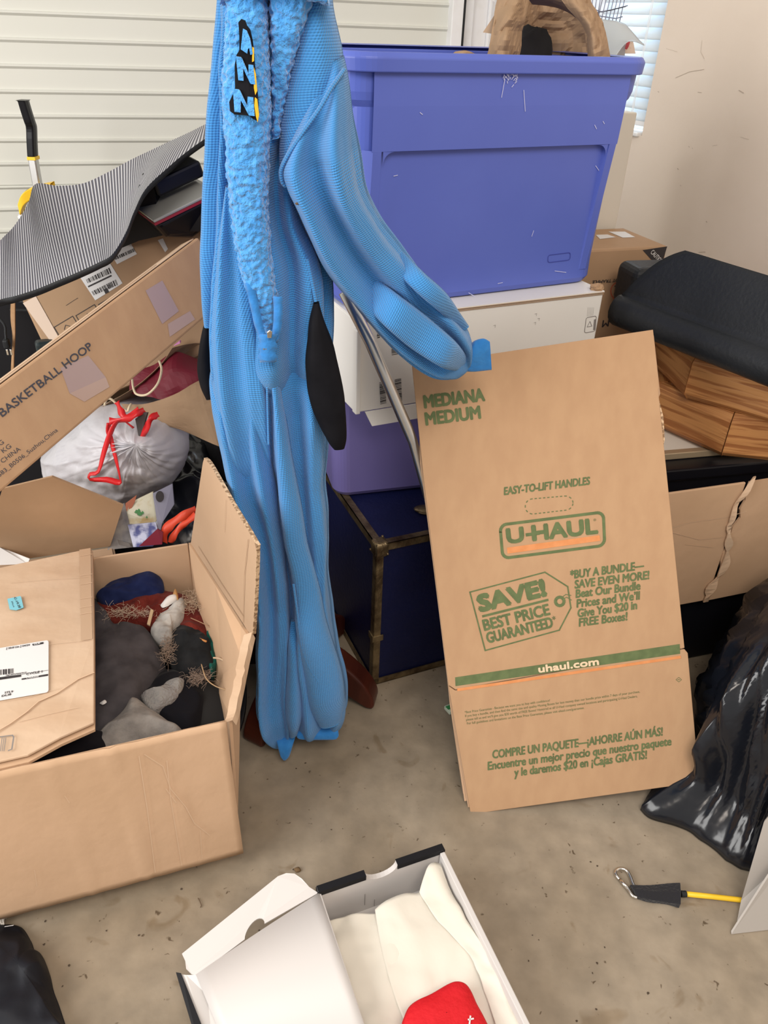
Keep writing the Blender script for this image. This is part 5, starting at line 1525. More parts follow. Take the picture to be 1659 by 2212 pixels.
# rolled front fold of the right trouser leg with its seam
fold_ = [R(586, 760, 598, 760, 1.11, .006), R(583, 800, 602, 800, 1.09, .016), R(592, 900, 616, 900, 1.083, .02), R(600, 1040, 640, 1040, 1.08, .022), R(612, 1160, 662, 1160, 1.078, .024), R(632, 1270, 690, 1270, 1.075, .022), R(640, 1360, 705, 1350, 1.072, .026),
         R(652, 1450, 735, 1440, 1.07, .028), R(668, 1520, 744, 1505, 1.07, .03), R(690, 1560, 735, 1550, 1.07, .02)]
loft(fold_, 80, 32, folds=[(3, .1, .5, 1)], noise_amp=.003, seed=6).build('leg_fold', M['knit'], suit, smooth=True)
mid = [R(626, 1340, 640, 1340, 1.10, .004), R(622, 1385, 645, 1385, 1.078, .014), R(620, 1450, 650, 1445, 1.07, .02), R(618, 1520, 655, 1515, 1.065, .026), R(622, 1560, 652, 1552, 1.065, .026), R(626, 1586, 644, 1580, 1.07, .014)]
loft(mid, 40, 32, folds=[(3, .1, 1.5, 1)], noise_amp=.003, seed=8).build('leg_fold', M['knit'], suit, smooth=True)
# left sleeve hanging straight, and the left side panel in front of it
sl = [R(476, -70, 530, -70, 1.16, .03), R(470, 60, 520, 60, 1.16, .03), R(458, 180, 510, 180, 1.155, .032), R(446, 300, 505, 300, 1.15, .034), R(439, 420, 500, 420, 1.15, .034), R(436, 540, 490, 540, 1.145, .034), R(438, 640, 478, 640, 1.14, .03), R(442, 700, 465, 700, 1.14, .02)]
loft(sl, 70, 40, folds=[(2, .12, .5, 1)], noise_amp=.003, seed=9).build('sleeve', M['knit'], suit, smooth=True)
sp_ = [R(490, 400, 505, 400, 1.10, .014), R(482, 470, 520, 470, 1.10, .018), R(466, 570, 545, 570, 1.098, .022), R(454, 680, 560, 680, 1.095, .026), R(455, 780, 575, 780, 1.09, .026), R(464, 870, 584, 870, 1.088, .024), R(480, 960, 588, 960, 1.10, .02), R(505, 1080, 590, 1080, 1.13, .012), R(525, 1140, 590, 1140, 1.14, .004)]
loft(sp_, 70, 48, folds=[(5, .24, 1.3, 1.5), (9, .12, .4, 1)], noise_amp=.003, seed=10).build('front_panel', M['knit'], suit, smooth=True)
# right chest panel and the big right sleeve
ch = [R(668, -70, 714, -90, 1.135, .04), R(655, 20, 716, 10, 1.13, .045), R(628, 120, 738, 120, 1.125, .046), R(608, 210, 735, 200, 1.12, .045), R(602, 300, 690, 280, 1.118, .042), R(604, 380, 650, 340, 1.118, .034), R(610, 420, 640, 370, 1.12, .02)]
loft(ch, 60, 48, folds=[(3, .08, 1, 1)], noise_amp=.003, seed=11).build('chest_panel', M['knit'], suit, smooth=True)
sv = [R(690, 150, 742, 120, 1.12, .03), R(652, 250, 756, 210, 1.115, .05), R(614, 345, 766, 290, 1.11, .06), R(618, 400, 774, 340, 1.11, .062), R(644, 460, 790, 410, 1.115, .062), R(680, 540, 822, 470, 1.13, .06), R(714, 592, 856, 525, 1.15, .058), R(752, 640, 898, 580, 1.17, .056), R(800, 700, 945, 632, 1.19, .056), R(850, 752, 984, 676, 1.205, .055),
      R(893, 785, 1010, 712, 1.215, .05), R(938, 806, 1019, 740, 1.22, .044), R(972, 812, 1018, 772, 1.222, .032), R(992, 808, 1016, 786, 1.222, .018)]
loft(sv, 110, 64, folds=[(5, .26, .6, 3.0), (9, .12, 2, -2.5)], noise_amp=.005, nsc=8, seed=12).build('sleeve', M['knit'], suit, smooth=True)
# long soft folds lying along the forearm
for a_, w_ in (((([(775, 640, 800, 590), (830, 700, 862, 640), (890, 752, 930, 690), (955, 790, 985, 740), (995, 800, 1012, 775)])), .02), (([(840, 560, 866, 540), (880, 610, 915, 590), (940, 665, 970, 640), (990, 715, 1012, 705)]), .016)):
    rw = [R(q[0], q[1], q[2], q[3], 1.09 + .016 * i + (.01 if w_ < .02 else 0) + (.06 if i in (0, len(a_) - 1) else 0), w_ * (.5 if i in (0, len(a_) - 1) else 1)) for i, q in enumerate(a_)]
    loft(rw, 40, 28, folds=[(2, .1, .5, 1)], noise_amp=.002, seed=13).build('sleeve_fold', M['knit'], suit, smooth=True)
cf = [R(1000, 800, 1014, 752, 1.215, .016), R(1020, 802, 1024, 738, 1.213, .013), R(1042, 801, 1044, 732, 1.213, .009), R(1062, 799, 1058, 738, 1.213, .004)]
loft(cf, 24, 36, folds=[(5, .06, 0, 0)]).build('cuff', M['cuff'], suit, smooth=True)
for rw in ([R(594, 1580, 642, 1578, 1.085, .016), R(599, 1604, 634, 1604, 1.062, .012), R(605, 1628, 626, 1630, 1.05, .008), R(611, 1640, 619, 1640, 1.045, .003)],
           [R(642, 1562, 716, 1556, 1.09, .018), R(640, 1578, 728, 1574, 1.072, .012), R(640, 1590, 731, 1588, 1.064, .008), R(646, 1596, 727, 1596, 1.06, .003)]):
    loft(rw, 20, 36, folds=[(5, .06, 0, 0)]).build('ankle_cuff', M['cuff'], suit, smooth=True)
# fleece side of the opening, thick curly pile
def fleece(name, rows, n, seg, seed, amp=.0036):
    o_ = loft(rows, n, seg, noise_amp=.004, nsc=10, seed=seed, fine=amp, finesc=150, sq=.7).build(name, M['sherpa'], suit, smooth=True)
    return o_
fleece('fleece_edge', [R(482, -70, 560, -80, 1.085, .03), R(486, 20, 582, 10, 1.08, .03), R(486, 130, 582, 120, 1.078, .032), R(486, 250, 582, 240, 1.076, .032), R(490, 340, 578, 335, 1.075, .03), R(498, 430, 580, 425, 1.074, .028),
      R(510, 510, 582, 505, 1.073, .026), R(524, 580, 586, 575, 1.072, .024), R(540, 640, 596, 640, 1.072, .020), R(556, 690, 598, 690, 1.073, .014), R(566, 716, 592, 716, 1.074, .006)], 330, 110, 1)
fleece('fleece_edge', [R(584, -70, 690, -80, 1.095, .03), R(584, 20, 672, 10, 1.09, .03), R(586, 100, 650, 90, 1.09, .028), R(588, 170, 632, 160, 1.09, .024), R(590, 230, 616, 225, 1.092, .016), R(592, 300, 606, 296, 1.096, .010)], 170, 90, 2)
fleece('hood_edge', [R(478, 10, 500, -40, 1.07, .02), R(540, -8, 545, -60, 1.06, .024), R(600, -12, 605, -60, 1.06, .024), R(660, 0, 665, -50, 1.065, .024), R(712, 14, 700, -50, 1.075, .02)], 90, 40, 3)
# seams, zipper, pockets, patch
def seam(pts, r=.0022):
    MB().tube(resample([at_y(*p) for p in pts], 60), r, 8).build('seam', M['knit'], suit, smooth=True)
seam([(744, 150, 1.088), (716, 190, 1.066), (690, 235, 1.056), (655, 285, 1.054), (622, 335, 1.056), (607, 368, 1.064), (609, 392, 1.07), (617, 402, 1.074)], .0028)
seam([(634, 1262, 1.054), (642, 1320, 1.05), (652, 1390, 1.048), (668, 1440, 1.044), (688, 1475, 1.042), (694, 1510, 1.042), (704, 1545, 1.05)], .0022)
seam([(579, 780, 1.068), (577, 850, 1.068), (580, 960, 1.068)], .0016)
seam([(664, 560, 1.09), (676, 620, 1.088), (682, 652, 1.086)], .0022)
k = MB()
for pts in ([(538, 612, 1.052), (550, 660, 1.049), (560, 705, 1.049), (572, 735, 1.05)], [(600, 640, 1.052), (601, 680, 1.05), (598, 715, 1.05), (590, 738, 1.05)]):
    P_ = resample([at_y(*p) for p in pts], 24)
    k.grid([[p + V((-.006, 0, 0)), p + V((0, -.002 - .001 * math.sin(i), 0)), p + V((.006, 0, 0))] for i, p in enumerate(P_)])
k.grid([[at_y(560 + 3 * math.sin(y * .3), y, 1.046), at_y(577, y, 1.043), at_y(597 - 3 * math.sin(y * .25), y, 1.046)] for y in range(722, 786, 6)])
z_ = k.build('zipper_tape', M['cuff'], suit, smooth=True, solid=.0012)
k = MB().prism([at_y(577, 716, 1.041), at_y(583, 711, 1.041), at_y(589, 715, 1.041), at_y(587, 729, 1.041), at_y(578, 729, 1.041)], V((0, -.003, 0)))
k.build('zipper_pull', M['chrome'], z_, bevel=.001)
k = MB()
for x_ in (570, 575): k.cbox(at_y(x_, 754, 1.0425), .0018, .001, .0022)
k.build('staple', M['chrome'], z_)
pk = [R(676, 655, 690, 652, 1.085, .006), R(668, 690, 698, 685, 1.075, .012), R(662, 750, 718, 745, 1.07, .014), R(660, 810, 732, 805, 1.068, .014), R(668, 870, 746, 865, 1.068, .014), R(688, 920, 750, 915, 1.069, .013), R(706, 952, 750, 948, 1.07, .011), R(722, 970, 744, 968, 1.072, .005)]
loft(pk, 50, 40, folds=[(3, .14, .5, 1.5)], noise_amp=.003, nsc=12, seed=15).build('pocket_lining', M['lining'], suit, smooth=True)
pk = [R(448, 676, 456, 676, 1.15, .004), R(436, 720, 458, 715, 1.14, .010), R(428, 780, 458, 780, 1.135, .012), R(434, 830, 462, 830, 1.13, .012), R(446, 862, 466, 858, 1.13, .006)]
loft(pk, 40, 30, folds=[(3, .14, .5, 1.5)], noise_amp=.003, nsc=12, seed=16).build('pocket_lining', M['lining'], suit, smooth=True)
# embroidered patch: three Z letters in a black field with a yellow edge
def fy(px, py):     # front of the fleece edge
    return 1.044
def conform(k, poly, y, th):
    k.prism([at_y(p[0], p[1], y + .010 * ((p[0] - 535) / 40) ** 2 * .5) for p in poly], V((0, -th, 0)))
k = MB()
conform(k, [(516, 48), (522, 41), (530, 44), (534, 55), (541, 64), (546, 86), (549, 110), (551, 140), (553, 170), (557, 200), (559, 232), (557, 261), (548, 257), (540, 250), (524, 248), (508, 247), (498, 240), (496, 220), (503, 205), (509, 195), (508, 168), (508, 140), (512, 118), (518, 108), (518, 80)], 1.040, .003)
pt_ = k.build('embroidered_patch', M['lining'], suit)
k = MB()
for poly in ([(546, 101), (549, 104), (549, 132), (545, 134)], [(549, 146), (553, 160), (556, 196), (552, 205), (549, 190), (549, 165)], [(551, 210), (556, 214), (560, 248), (557, 264), (553, 250), (550, 228)]):
    conform(k, poly, 1.0365, .002)
k.build('yellow_edge', pm('yellow_thread', (.85, .45, .02), .7), pt_)
k = MB()
for cx_, cy_, w_, h_, tl_ in ((527, 221, 43, 54, 4), (531, 152, 36, 56, 6), (533, 90, 26, 54, 2)):
    # the letter lies on its side: top bar on the left, foot on the right
    def q(u, v): return (cx_ + (u - .5) * w_ + (v - .5) * tl_, cy_ + (v - .5) * h_ + (u - .5) * 5)
    if h_ and cy_ > 100:
        poly = [q(.0, .0), q(.30, .0), q(.36, .05), q(.66, .62), q(.72, .0 + .25), q(1.0, .25), q(1.0, 1.0), q(.74, 1.0), q(.70, .98), q(.36, .42), q(.30, .92), q(.0, .92)]
    else:
        poly = [q(.25, .0), q(.55, .05), q(.80, .35), q(1.0, .95), q(.78, 1.0), q(.70, .72), q(.58, .80), q(.52, .98), q(.0, .85), q(.10, .5)]
    pts = [at_y(p[0], p[1], 1.0362 + .010 * ((p[0] - 535) / 40) ** 2 * .5) for p in poly]
    k.prism(pts, V((0, -.002, 0)))
k.build('letter', M['sherpa'], pt_)
k = MB().ball(at_y(642, 440, 1.045), .0028, .0016, .0016, 8, 6); k.build('burr', pm('seed_brown', (.12, .07, .04), .9), suit)

# silver pole leaning behind the sleeve
pp = [at_y(744, 630, 1.305), at_y(800, 740, 1.30), at_y(880, 925, 1.285), at_y(892, 955, 1.282), at_y(930, 1090, 1.27)]
d_ = (pp[-1] - pp[-2]).normalized()
pp.append(pp[-1] + d_ * ((pp[-1].z - .012) / -d_.z))
k = MB().tube(pp, [.0105, .0105, .0105, .0095, .0095, .0095], 18)
tag(k.build('metal_pole', M['steel'], smooth=True, weld=True), 'silver metal pole leaning between the sleeve and the moving box', 'pole')

# ------------------------------------------------------------------ flat moving box, leaning
b0 = CAM + V((.19131857, .94642398, -1.28746509)); b1 = CAM + V((.63126812, .98985294, -1.22268807))
b2 = CAM + V((.48520945, 1.39788302, -.46552259)); b3 = CAM + V((.04027237, 1.32439771, -.52604283))
n_ = (b1 - b0).cross(b3 - b0).normalized()
pl = Plane((b0 + b1 + b2 + b3) / 4, n_)
n_ = pl.n
t = thing('moving_box', 'flattened brown moving box with green printing leaning at the centre right', 'moving box', (b0 + b1) / 2)
def slabp(px, off, th, name, mat, bev=.001, par=None):
    k = MB().prism([pl.at(p[0], p[1], off) for p in px], -n_ * th)
    return k.build(name, mat, par or t, bevel=bev)
C_ = [(890, 790), (1411, 712), (1421, 850), (1478, 1395), (1511, 1690), (1017, 1759), (970, 1492), (917, 1042)]
slabp([(890, 790), (1411, 712), (1424, 838), (1422, 842), (1479, 1400), (984, 1490), (969, 1480), (916, 1042)], 0, .0042, 'front_panel', M['card_print'])
slabp([(969, 1482), (984, 1492), (1479, 1402.5), (1486, 1411), (1511, 1690), (1017, 1759)], 0, .0042, 'bottom_flap', M['card_print'])
slabp([(899, 792), (1406, 716), (1424, 820), (1425, 858), (1432, 905), (1436, 960), (1433, 980), (1478, 1410), (1488, 1440), (1507, 1680), (1012, 1748), (973, 1500), (968, 1478), (915, 1050)], -.0062, .0042, 'back_panel', M['card'])
slabp([(905, 800), (1418, 722), (1432, 850), (1420, 880), (1428, 940), (1500, 1660), (1005, 1738), (976, 1520), (972, 1490), (908, 1000)], -.0125, .0042, 'inner_panel', M['card'])
slabp([(900, 800), (1404, 724), (1493, 1650), (1003, 1725), (974, 1530)], -.0190, .0042, 'rear_panel', M['card'])
k = MB(); k.prism([pl.at(p[0], p[1], -.002) for p in ((1424, 862), (1434, 900), (1437, 950), (1432, 972), (1427, 940))], -n_ * .012); k.build('hand_hole_flap', M['card_edge'], t)
G_ = M['green_ink']; O_ = M['orange_ink']
def block(name, lines, mat, bold, shear=0.0, off=.0005, space=1.0):
    k = MB()
    for s, a, b, cap in lines: write(k, pl, s, a, b, cap, bold, shear, space, off)
    return k.build(name, mat, t)
block('size_lettering', [('MEDIANA', (918, 881), (1047, 865), 26), ('MEDIUM', (921, 918), (1038, 903), 26)], G_, .045)
block('handle_lettering', [('EASY-TO-LIFT HANDLES', (1089, 1069), (1275, 1046), 16)], G_, .035, .18)
k = MB(); rr = rrect([(1133, 1079), (1236, 1070), (1239, 1100), (1136, 1112)], .5, 7)
P2 = []
for i in range(len(rr)):
    a, b = rr[i], rr[(i + 1) % len(rr)]
    n2 = max(1, int(math.hypot(b[0] - a[0], b[1] - a[1]) / 3))
    for j in range(n2): P2.append(lerp2(a, b, j / n2))
for i in range(0, len(P2) - 2, 3): stroke(k, pl, [P2[i], P2[i + 1]], .0018, off=.0005)
k.build('handle_outline', G_, t)
k = MB()
stroke(k, pl, rrect([(1080, 1134), (1303, 1106), (1306, 1178), (1086, 1206)], .2, 6), .0055, True, off=.0005)
# hyphen runs into the H, as on the printed mark
write(k, pl, 'U', (1097, 1173), (1131, 1169), 30, .055, off=.0005)
write(k, pl, 'HAUL', (1152, 1167), (1290, 1151), 31, .055, off=.0005)
quad(k, pl, [(1135, 1152), (1166, 1148), (1166, 1155), (1136, 1159)], .0005)
write(k, pl, '®', (1282, 1126), (1288, 1125), 5, .0, off=.0005)
lg = k.build('logo', G_, t)
k = MB(); quad(k, pl, [(1095, 1183), (1295, 1156), (1297, 1168), (1096, 1196)], .0005); k.build('logo_bar', O_, lg)
k = MB()
stroke(k, pl, [(1015, 1279), (1177, 1236), (1226, 1267), (1233, 1313), (1208, 1361), (1048, 1405)], .0026, True, off=.0005)
stroke(k, pl, [(1209 + 9 * math.cos(a), 1299 + 9 * math.sin(a)) for a in [2 * math.pi * i / 18 for i in range(18)]], .0055, True, off=.0005)
stroke(k, pl, [(1214, 1290), (1222, 1284), (1233, 1286)], .0014, off=.0005); stroke(k, pl, [(1216, 1294), (1224, 1290), (1234, 1296)], .0014, off=.0005)
quad(k, pl, [(1041, 1329), (1184, 1293), (1185, 1298), (1042, 1334)], .0005)
write(k, pl, 'SAVE!', (1038, 1320), (1179, 1285), 33, .075, off=.0005)
write(k, pl, 'BEST PRICE', (1047, 1362), (1188, 1327), 23, .035, off=.0005)
write(k, pl, 'GUARANTEED', (1054, 1389), (1195, 1354), 22, .035, off=.0005); write(k, pl, '*', (1195, 1345), (1202, 1343), 13, .01, off=.0005)
k.build('price_tag', G_, t)
block('bundle_lettering', [('*BUY A BUNDLE—', (1233, 1250), (1391, 1229), 17), ('SAVE EVEN MORE!', (1242, 1271), (1403, 1250), 17), ('Beat Our Bundle', (1244, 1291), (1383, 1273), 17), ('Prices and We’ll', (1246, 1312), (1383, 1294), 17),
      ('Give You $20 in', (1249, 1333), (1376, 1315), 17), ('FREE Boxes!', (1251, 1353), (1356, 1339), 17)], G_, .035, .15)
k = MB(); quad(k, pl, [(983, 1463), (1468, 1391), (1469, 1412), (984, 1482)], .0005); k.build('green_stripe', G_, t)
block('web_lettering', [('uhaul.com', (1164, 1452), (1293, 1435), 14)], pm('light_print', (.72, .56, .38), .8), .05, off=.0014)
k = MB(); quad(k, pl, [(987, 1487), (1470, 1416), (1471, 1422), (988, 1493)], .0006); k.build('orange_stripe', O_, t)
block('fine_print', [('*Best Price Guarantee - Because we want you to buy with confidence!', (1004, 1541), (1188, 1515), 5), ('If you buy a bundle, and then find the same size and quality Moving Boxes for less money than our bundle price within 7 days of your purchase,', (1005, 1549), (1382, 1496), 5),
      ('please tell us and we’ll give you $20 worth of FREE Boxes! Honored at all U-Haul company owned locations and participating U-Haul Dealers.', (1007, 1557), (1377, 1506), 5), ('For full guidelines and limitations on the Best Price Guarantee, please visit uhaul.com/guarantee.', (1009, 1565), (1262, 1531), 5)], G_, .004)
block('spanish_lettering', [('COMPRE UN PAQUETE—¡AHORRE AÚN MÁS!', (1065, 1638), (1432, 1588), 17), ('Encuentre un mejor precio que nuestro paquete', (1054, 1663), (1450, 1609), 17), ('y le daremos $20 en ¡Cajas GRATIS!', (1111, 1677), (1398, 1638), 17)], G_, .03, .15)
k = MB(); stroke(k, pl, [(1460, 1468), (1466, 1463), (1472, 1468), (1466, 1473)], .0008, True, off=.0005); stroke(k, pl, [(1464, 1468), (1468, 1468)], .0012, off=.0005); k.build('registration_mark', G_, t)
# small white and green scrap behind the box
k = MB().box(at_z(958, 1532, .004), V((.012, -.022, .004)), V((.02, .012, 0)), V((0, 0, .012)))
t2 = tag(k.build('green_gadget', pm('pale_green_plastic', (.55, .62, .5), .4), bevel=.003), 'small pale green plastic scrap on the floor at the left edge of the moving box', 'scrap')
k = MB().box(at_z(962, 1527, .0165), V((.006, -.010, .002)), V((.012, .007, 0)), V((0, 0, .001))); k.build('green_insert', pm('green_insert', (.06, .3, .1), .4), t2)

# ------------------------------------------------------------------ white shoe box with its lid thrown open
SH = .105
A = at_z(955, 1824, SH); B = at_z(684, 1916, SH); Cc = at_z(1172, 2212, SH)
ex = (A - B); Wb = ex.length; ex.normalize(); ey_ = V((ex.y, -ex.x, 0))       # towards the camera
Lb = .345
t = thing('shoe_box', 'open white shoe box with black rim on the floor at the bottom', 'shoe box', V((A.x, A.y, .002)) - ex * Wb / 2 + ey_ * Lb / 2)
B0 = V((B.x, B.y, .002)); h = V((0, 0, SH - .002))
MB().box(B0, ex * Wb, ey_ * Lb, (0, 0, .003)).build('base', M['white_gloss'], t)
notch = []
nr = .028
cx_ = Wb * .49
P_ = [B0 + V((0, 0, .003)), B0 + ex * Wb + V((0, 0, .003)), B0 + ex * Wb + h] + [B0 + h + ex * (cx_ + nr * math.cos(a)) + V((0, 0, -nr * .72 * math.sin(a))) for a in [math.pi * i / 12 for i in range(13)]] + [B0 + h]
MB().prism(P_, ey_ * .009).build('rear_wall', M['white_gloss'], t)
k = MB()
for u0, u1 in ((0, cx_ - nr), (cx_ + nr, Wb)):
    MB().box(B0 + h + ex * u0 + V((0, 0, -.010)) - ey_ * .0012, ex * (u1 - u0), ey_ * .0118, (0, 0, .0112)).build('black_rim', M['black_card'], t)
MB().box(B0 + ex * (Wb - .002) + V((0, 0, .03)) - ey_ * .001, ex * .0035, ey_ * .011, (0, 0, SH - .035)).build('black_rim', M['black_card'], t)
k.box(B0 - ex * .0012 + V((0, 0, .03)) - ey_ * .001, ex * .0035, ey_ * .011, (0, 0, SH - .033))
k.build('black_rim', M['black_card'], t)
MB().box(B0 + ex * (Wb - .009) + ey_ * .011 + V((0, 0, .003)), ex * .009, ey_ * (Lb - .022), (0, 0, SH - .009)).build('right_wall', M['white_gloss'], t, bevel=.0015)
MB().box(B0 + ey_ * .011 + V((0, 0, .003)), ex * .004, ey_ * (Lb - .022), (0, 0, SH - .008)).build('left_wall', M['white_gloss'], t, bevel=.001)
MB().box(B0 + ey_ * (Lb - .009) + V((0, 0, .003)), ex * Wb, ey_ * .009, (0, 0, SH - .008)).build('front_wall', M['white_gloss'], t, bevel=.0015)
pr_ = Plane(B0 + ey_ * .0095, ey_)
k = MB(); write(k, pr_, 'SNEAKERS_340 x 200 x 120', (697, 1931), (751, 1913), 4, .03, shear=.2, off=.0006)
k.build('size_printing', M['black_ink'], t)
k = MB(); k.box(B0 + ex * (Wb * .36) + ey_ * .0096 + V((0, 0, .02)), ex * .0006, ey_ * .0006, (0, 0, .032)).box(B0 + ex * (Wb * .44) + ey_ * .0096 + V((0, 0, .006)), ex * .0006, ey_ * .0006, (0, 0, .02)); k.build('slot_lines', M['grey_ink'], t)
# lid: hinged along the left wall, lying open to the left
H1 = at_z(690, 1930, SH - .004); H2 = at_z(795, 2240, SH - .004)
L1 = at_z(424, 2106, .060); L2 = at_z(500, 2290, .052)
k = MB(); rr = []
for i in range(14):
    a = i / 13
    rr.append([H1.lerp(L1, a) + V((0, 0, .003 * math.sin(math.pi * a))), H1.lerp(L1, a).lerp(H2.lerp(L2, a), .5) + V((0, 0, .003 * math.sin(math.pi * a))), H2.lerp(L2, a) + V((0, 0, .003 * math.sin(math.pi * a)))])
lid = MB().grid(rr).build('lid', M['white_gloss'], t, smooth=True, solid=.0022)
# tuck flap along the far edge of the lid with a thumb hole
F = [H1 + V((-.002, .001, .0)), at_z(668, 1916, SH - .006), at_z(652, 1898, SH - .004), at_z(636, 1887, SH - .004), at_z(618, 1886, SH - .004), at_z(600, 1893, SH - .006), at_z(393, 2060, .066), at_z(400, 2075, .064), at_z(402, 2092, .062), at_z(414, 2104, .060), at_z(424, 2108, .059)]
# thumb hole cut from the fold side
hole = []
for i in range(13):
    a = math.pi * i / 12
    px_ = lerp2((527, 2030), (572, 1996), i / 12)
    hole.append((550 - 22 * math.cos(a) * .98, 2012 + 17 * math.cos(a) - 26 * math.sin(a) * .9))
def zl_(px_, py_): return .060 + (SH - .066) * min(1, max(0, (px_ - 424) / 266.0))
F2 = F + [at_z(p[0], p[1], zl_(*p) + .001) for p in [hole[i] for i in range(13)]]
k = MB().prism(F2, V((0, 0, -.0022))); k.build('tuck_flap', M['white_gloss'], lid)
k = MB().prism([L1, at_z(448, 2150, .05), L2, at_z(462, 2290, .046), at_z(386, 2104, .054), at_z(402, 2106, .057)], V((0, 0, -.0025)))
sf = k.build('side_flap', M['white_gloss'], lid)
k = MB().prism([at_z(380, 2100, .056), at_z(391, 2102, .058), at_z(470, 2300, .052), at_z(440, 2300, .050)], V((0, 0, -.006))); k.build('black_edge', M['black_card'], sf)
# tissue paper and red pouch
M['tissue'] = pm('cream_tissue', (.80, .755, .66), .7, (.84, .80, .71), 4, bump=.1, bscale=30, trans=.12, spec=.15)
def tsheet(px, seed, amp, z_off=0.0):
    rows = []
    R_ = [resample([at_z(*p) for p in r], 26) for r in px]
    cols = [resample([r[j] for r in R_], 26) for j in range(26)]
    for i in range(26):
        row = []
        for j in range(26):
            p = cols[j][i]
            a_ = abs(nz(p, 13, seed)) + .5 * abs(nz(p, 28, seed + 2))
            row.append(p + V((0, 0, amp * (a_ - .3) * 3.2)))
        rows.append(row)
    return MB().grid(rows)
tag(tsheet([[(712, 1990, .05), (760, 1974, .062), (812, 1972, .062), (870, 1960, .06)], [(725, 2060, .05), (780, 2060, .06), (850, 2050, .062), (900, 2040, .06)], [(790, 2240, .055), (820, 2240, .06), (880, 2240, .06), (960, 2240, .06)]], 1, .004).build('tissue_paper', M['tissue'], smooth=True, solid=.0005),
    'cream tissue sheet lying at the left inside the shoe box', 'tissue paper')
tag(tsheet([[(810, 1965, .07), (835, 1945, .074), (875, 1930, .072), (906, 1928, .07), (925, 1905, .075)], [(822, 2040, .066), (880, 2040, .070), (940, 2030, .07), (990, 2030, .07), (1010, 2010, .07)], [(845, 2130, .064), (900, 2130, .068), (980, 2120, .068), (1050, 2110, .07), (1070, 2100, .07)], [(890, 2250, .062), (950, 2250, .066), (1020, 2250, .066), (1090, 2250, .068), (1120, 2240, .068)]], 3, .003).build('tissue_paper', M['tissue'], smooth=True, solid=.0005),
    'large folded cream tissue sheet across the middle of the shoe box', 'tissue paper')
tag(tsheet([[(906, 1925, .078), (922, 1880, .088), (936, 1868, .088), (950, 1872, .082)], [(940, 1980, .078), (968, 1950, .086), (985, 1950, .086), (998, 1968, .080)], [(1010, 2060, .078), (1040, 2050, .086), (1052, 2060, .086), (1066, 2090, .08)], [(1050, 2150, .076), (1080, 2140, .086), (1096, 2150, .086), (1112, 2180, .08)], [(1080, 2250, .076), (1110, 2240, .084), (1130, 2245, .084), (1150, 2250, .08)]], 5, .006).build('tissue_paper', M['tissue'], smooth=True, solid=.0005),
    'crumpled tissue strip tucked along the right wall of the shoe box', 'tissue paper')
k = MB()
out = [(872, 2215), (882, 2193), (900, 2178), (930, 2164), (966, 2143), (985, 2137), (1002, 2142), (1014, 2158), (1026, 2185), (1042, 2215), (1060, 2260), (1040, 2300), (940, 2330), (890, 2300), (868, 2240)]
pz = [at_z(p[0], p[1], .074) for p in out]
t = thing('red_pouch', 'bright red zipped pouch lying on the tissue in the shoe box', 'pouch', sum(pz, V((0, 0, 0))) / len(pz))
P_ = resample(pz + [pz[0]], 61)[:-1]; cc = sum(P_, V((0, 0, 0))) / 60
rr = [[cc + (p - cc) * s_ + V((0, 0, z_)) for p in P_] for s_, z_ in ((.97, 0), (1, .006), (1, .02), (.98, .025), (.94, .027), (.6, .029), (.01, .030))]
k.grid(rr, cu=True); k.f.append(tuple(range(60))[::-1]); k.build('body', pm('red_fabric', (.58, .008, .014), .65, (.64, .012, .02), 40, bump=.15, bscale=150, spec=.3), t, smooth=True)
k = MB(); kz = Plane(cc + V((0, 0, .030)), V((0, 0, 1)))
stroke(k, kz, [(1012, 2203), (1022, 2201)], .0022); stroke(k, kz, [(1016, 2196), (1014, 2212)], .0022); k.build('white_logo', M['label'], t)
k = MB().tube([cc + (p - cc) * 1.0 + V((0, 0, .0205)) for p in P_ + [P_[0]]], .0012, 6, cap=False); k.build('piping', pm('red_piping', (.5, .006, .012), .6), t, smooth=True)

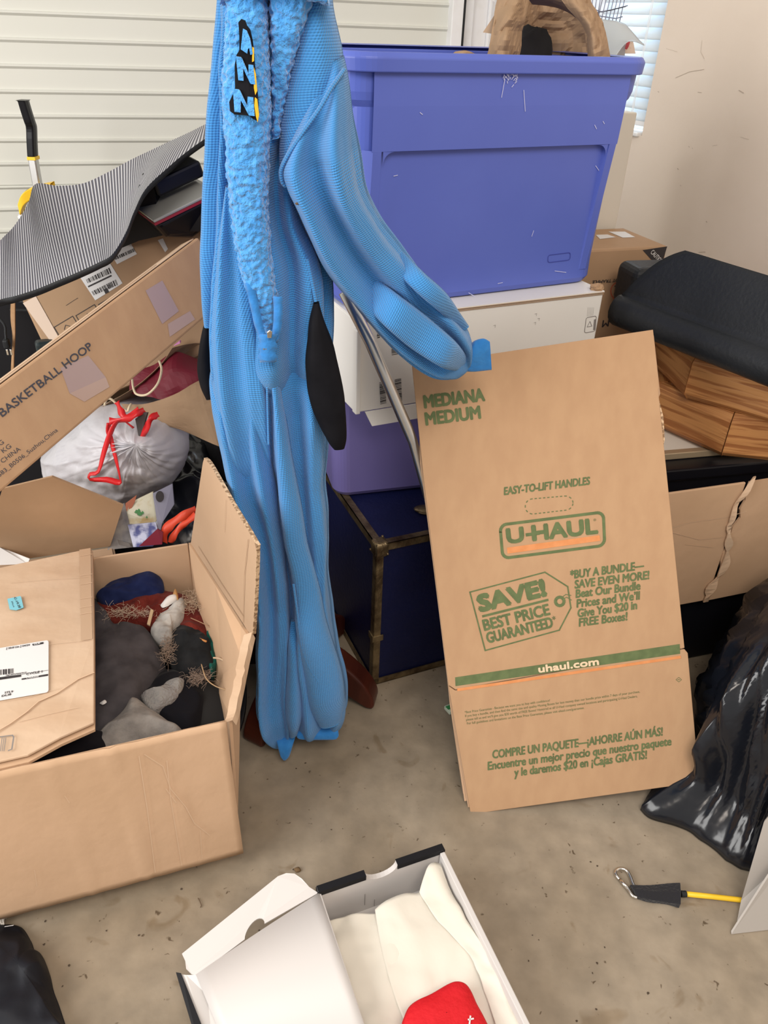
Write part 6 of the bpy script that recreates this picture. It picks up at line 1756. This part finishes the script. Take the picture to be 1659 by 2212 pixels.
# ------------------------------------------------------------------ exercise band with snap hook
t = thing('exercise_band', 'yellow exercise tube with black strap and steel snap hook on the floor', 'exercise band', at_z(1420, 1925, 0))
pts = [(1352, 1929), (1364, 1938), (1372, 1940), (1366, 1930), (1352, 1912), (1340, 1898), (1333, 1890), (1329, 1884), (1331, 1876), (1340, 1874), (1352, 1877), (1360, 1885), (1366, 1896), (1370, 1912), (1372, 1926)]
P_ = resample([at_z(p[0], p[1], .006) for p in [(1376, 1939), (1366, 1934), (1354, 1916), (1340, 1901), (1331, 1890), (1330, 1882), (1336, 1877), (1346, 1877), (1355, 1882), (1362, 1894), (1368, 1910), (1376, 1925)]], 50)
k = MB().tube(P_, .0030, 12); k.tube([P_[8], P_[14]], .0034, 12); k.build('snap_hook', M['chrome'], t, smooth=True)
k = MB(); rr = []
for i in range(24):
    u = i / 23
    a, b = lerp2((1361, 1910), (1470, 1908), u), lerp2((1376, 1936), (1471, 1954), u)
    wv = 2 * math.sin(u * 5)
    z_ = .010 + .006 * u + .002 * math.sin(u * 7)
    p0, p1 = at_z(a[0], a[1] + wv, z_), at_z(b[0], b[1] + wv * .6, z_)
    rr.append([V((p0.x, p0.y, .003)), p0, (p0 + p1) / 2 + V((0, 0, .003)), p1, V((p1.x, p1.y, .003))])
k.grid(rr, cu=True); k.f.append((4, 3, 2, 1, 0)); k.f.append(tuple(len(k.v) - 5 + j for j in range(5)))
st = k.build('strap', pm('black_webbing', (.010, .010, .014), .85, bump=.4, bscale=200, sheen=.2), t, bevel=.0015)
k = MB().tube([at_z(1471, 1931, .012), at_z(1482, 1931, .012)], .0056, 12); k.build('end_plug', M['black_rubber'], t)
k = MB().tube([at_z(1481, 1931, .012), at_z(1540, 1937, .010), at_z(1600, 1944, .008), at_z(1700, 1960, .0075)], .0046, 12); k.build('tube', M['yellow'], t, smooth=True)
# crumbs and hairs on the concrete, a handful of loose specks
k = MB(); rd = random.Random(9)
spots = [(713, 1722), (640, 1660), (660, 1648), (716, 1792), (740, 1790), (634, 1878), (392, 1920), (1306, 2046), (1290, 2080), (1280, 2102), (1142, 2075), (1150, 2020), (1164, 2030), (1288, 2180), (1246, 2205), (1290, 1870), (1276, 1862), (1302, 1738), (1336, 1738), (560, 2010), (300, 2020), (230, 2010), (150, 2085), (135, 2130), (1400, 2145), (98, 1990), (95, 2040)]
for x_, y_ in spots:
    p = at_z(x_, y_, .0008); r_ = rd.uniform(.0012, .003)
    k.add([p + V((r_ * math.cos(a) * rd.uniform(.5, 1.2), r_ * math.sin(a) * rd.uniform(.5, 1.2), 0)) for a in [2 * math.pi * i / 6 for i in range(6)]], [tuple(range(6))])
k.build('floor_specks', pm('dirt_speck', (.07, .05, .035), .9), bpy.data.objects['floor'])
k = lump([(634, 1876), (645, 1872), (650, 1880), (640, 1884)], .002, .004, amp=.002, seed=4)
tag(k.build('dry_leaf', pm('brown_leaf', (.16, .10, .05), .9), smooth=True), 'tiny dry leaf on the concrete above the shoe box lid', 'leaf')
k = MB().tube(resample([at_z(*p) for p in ((428, 1940, .002), (432, 1948, .003), (435, 1956, .002), (433, 1960, .002))], 8), .0008, 5)
tag(k.build('twig', pm('floor_twig', (.12, .08, .05), .9)), 'tiny curved twig on the concrete left of the shoe box', 'twig')
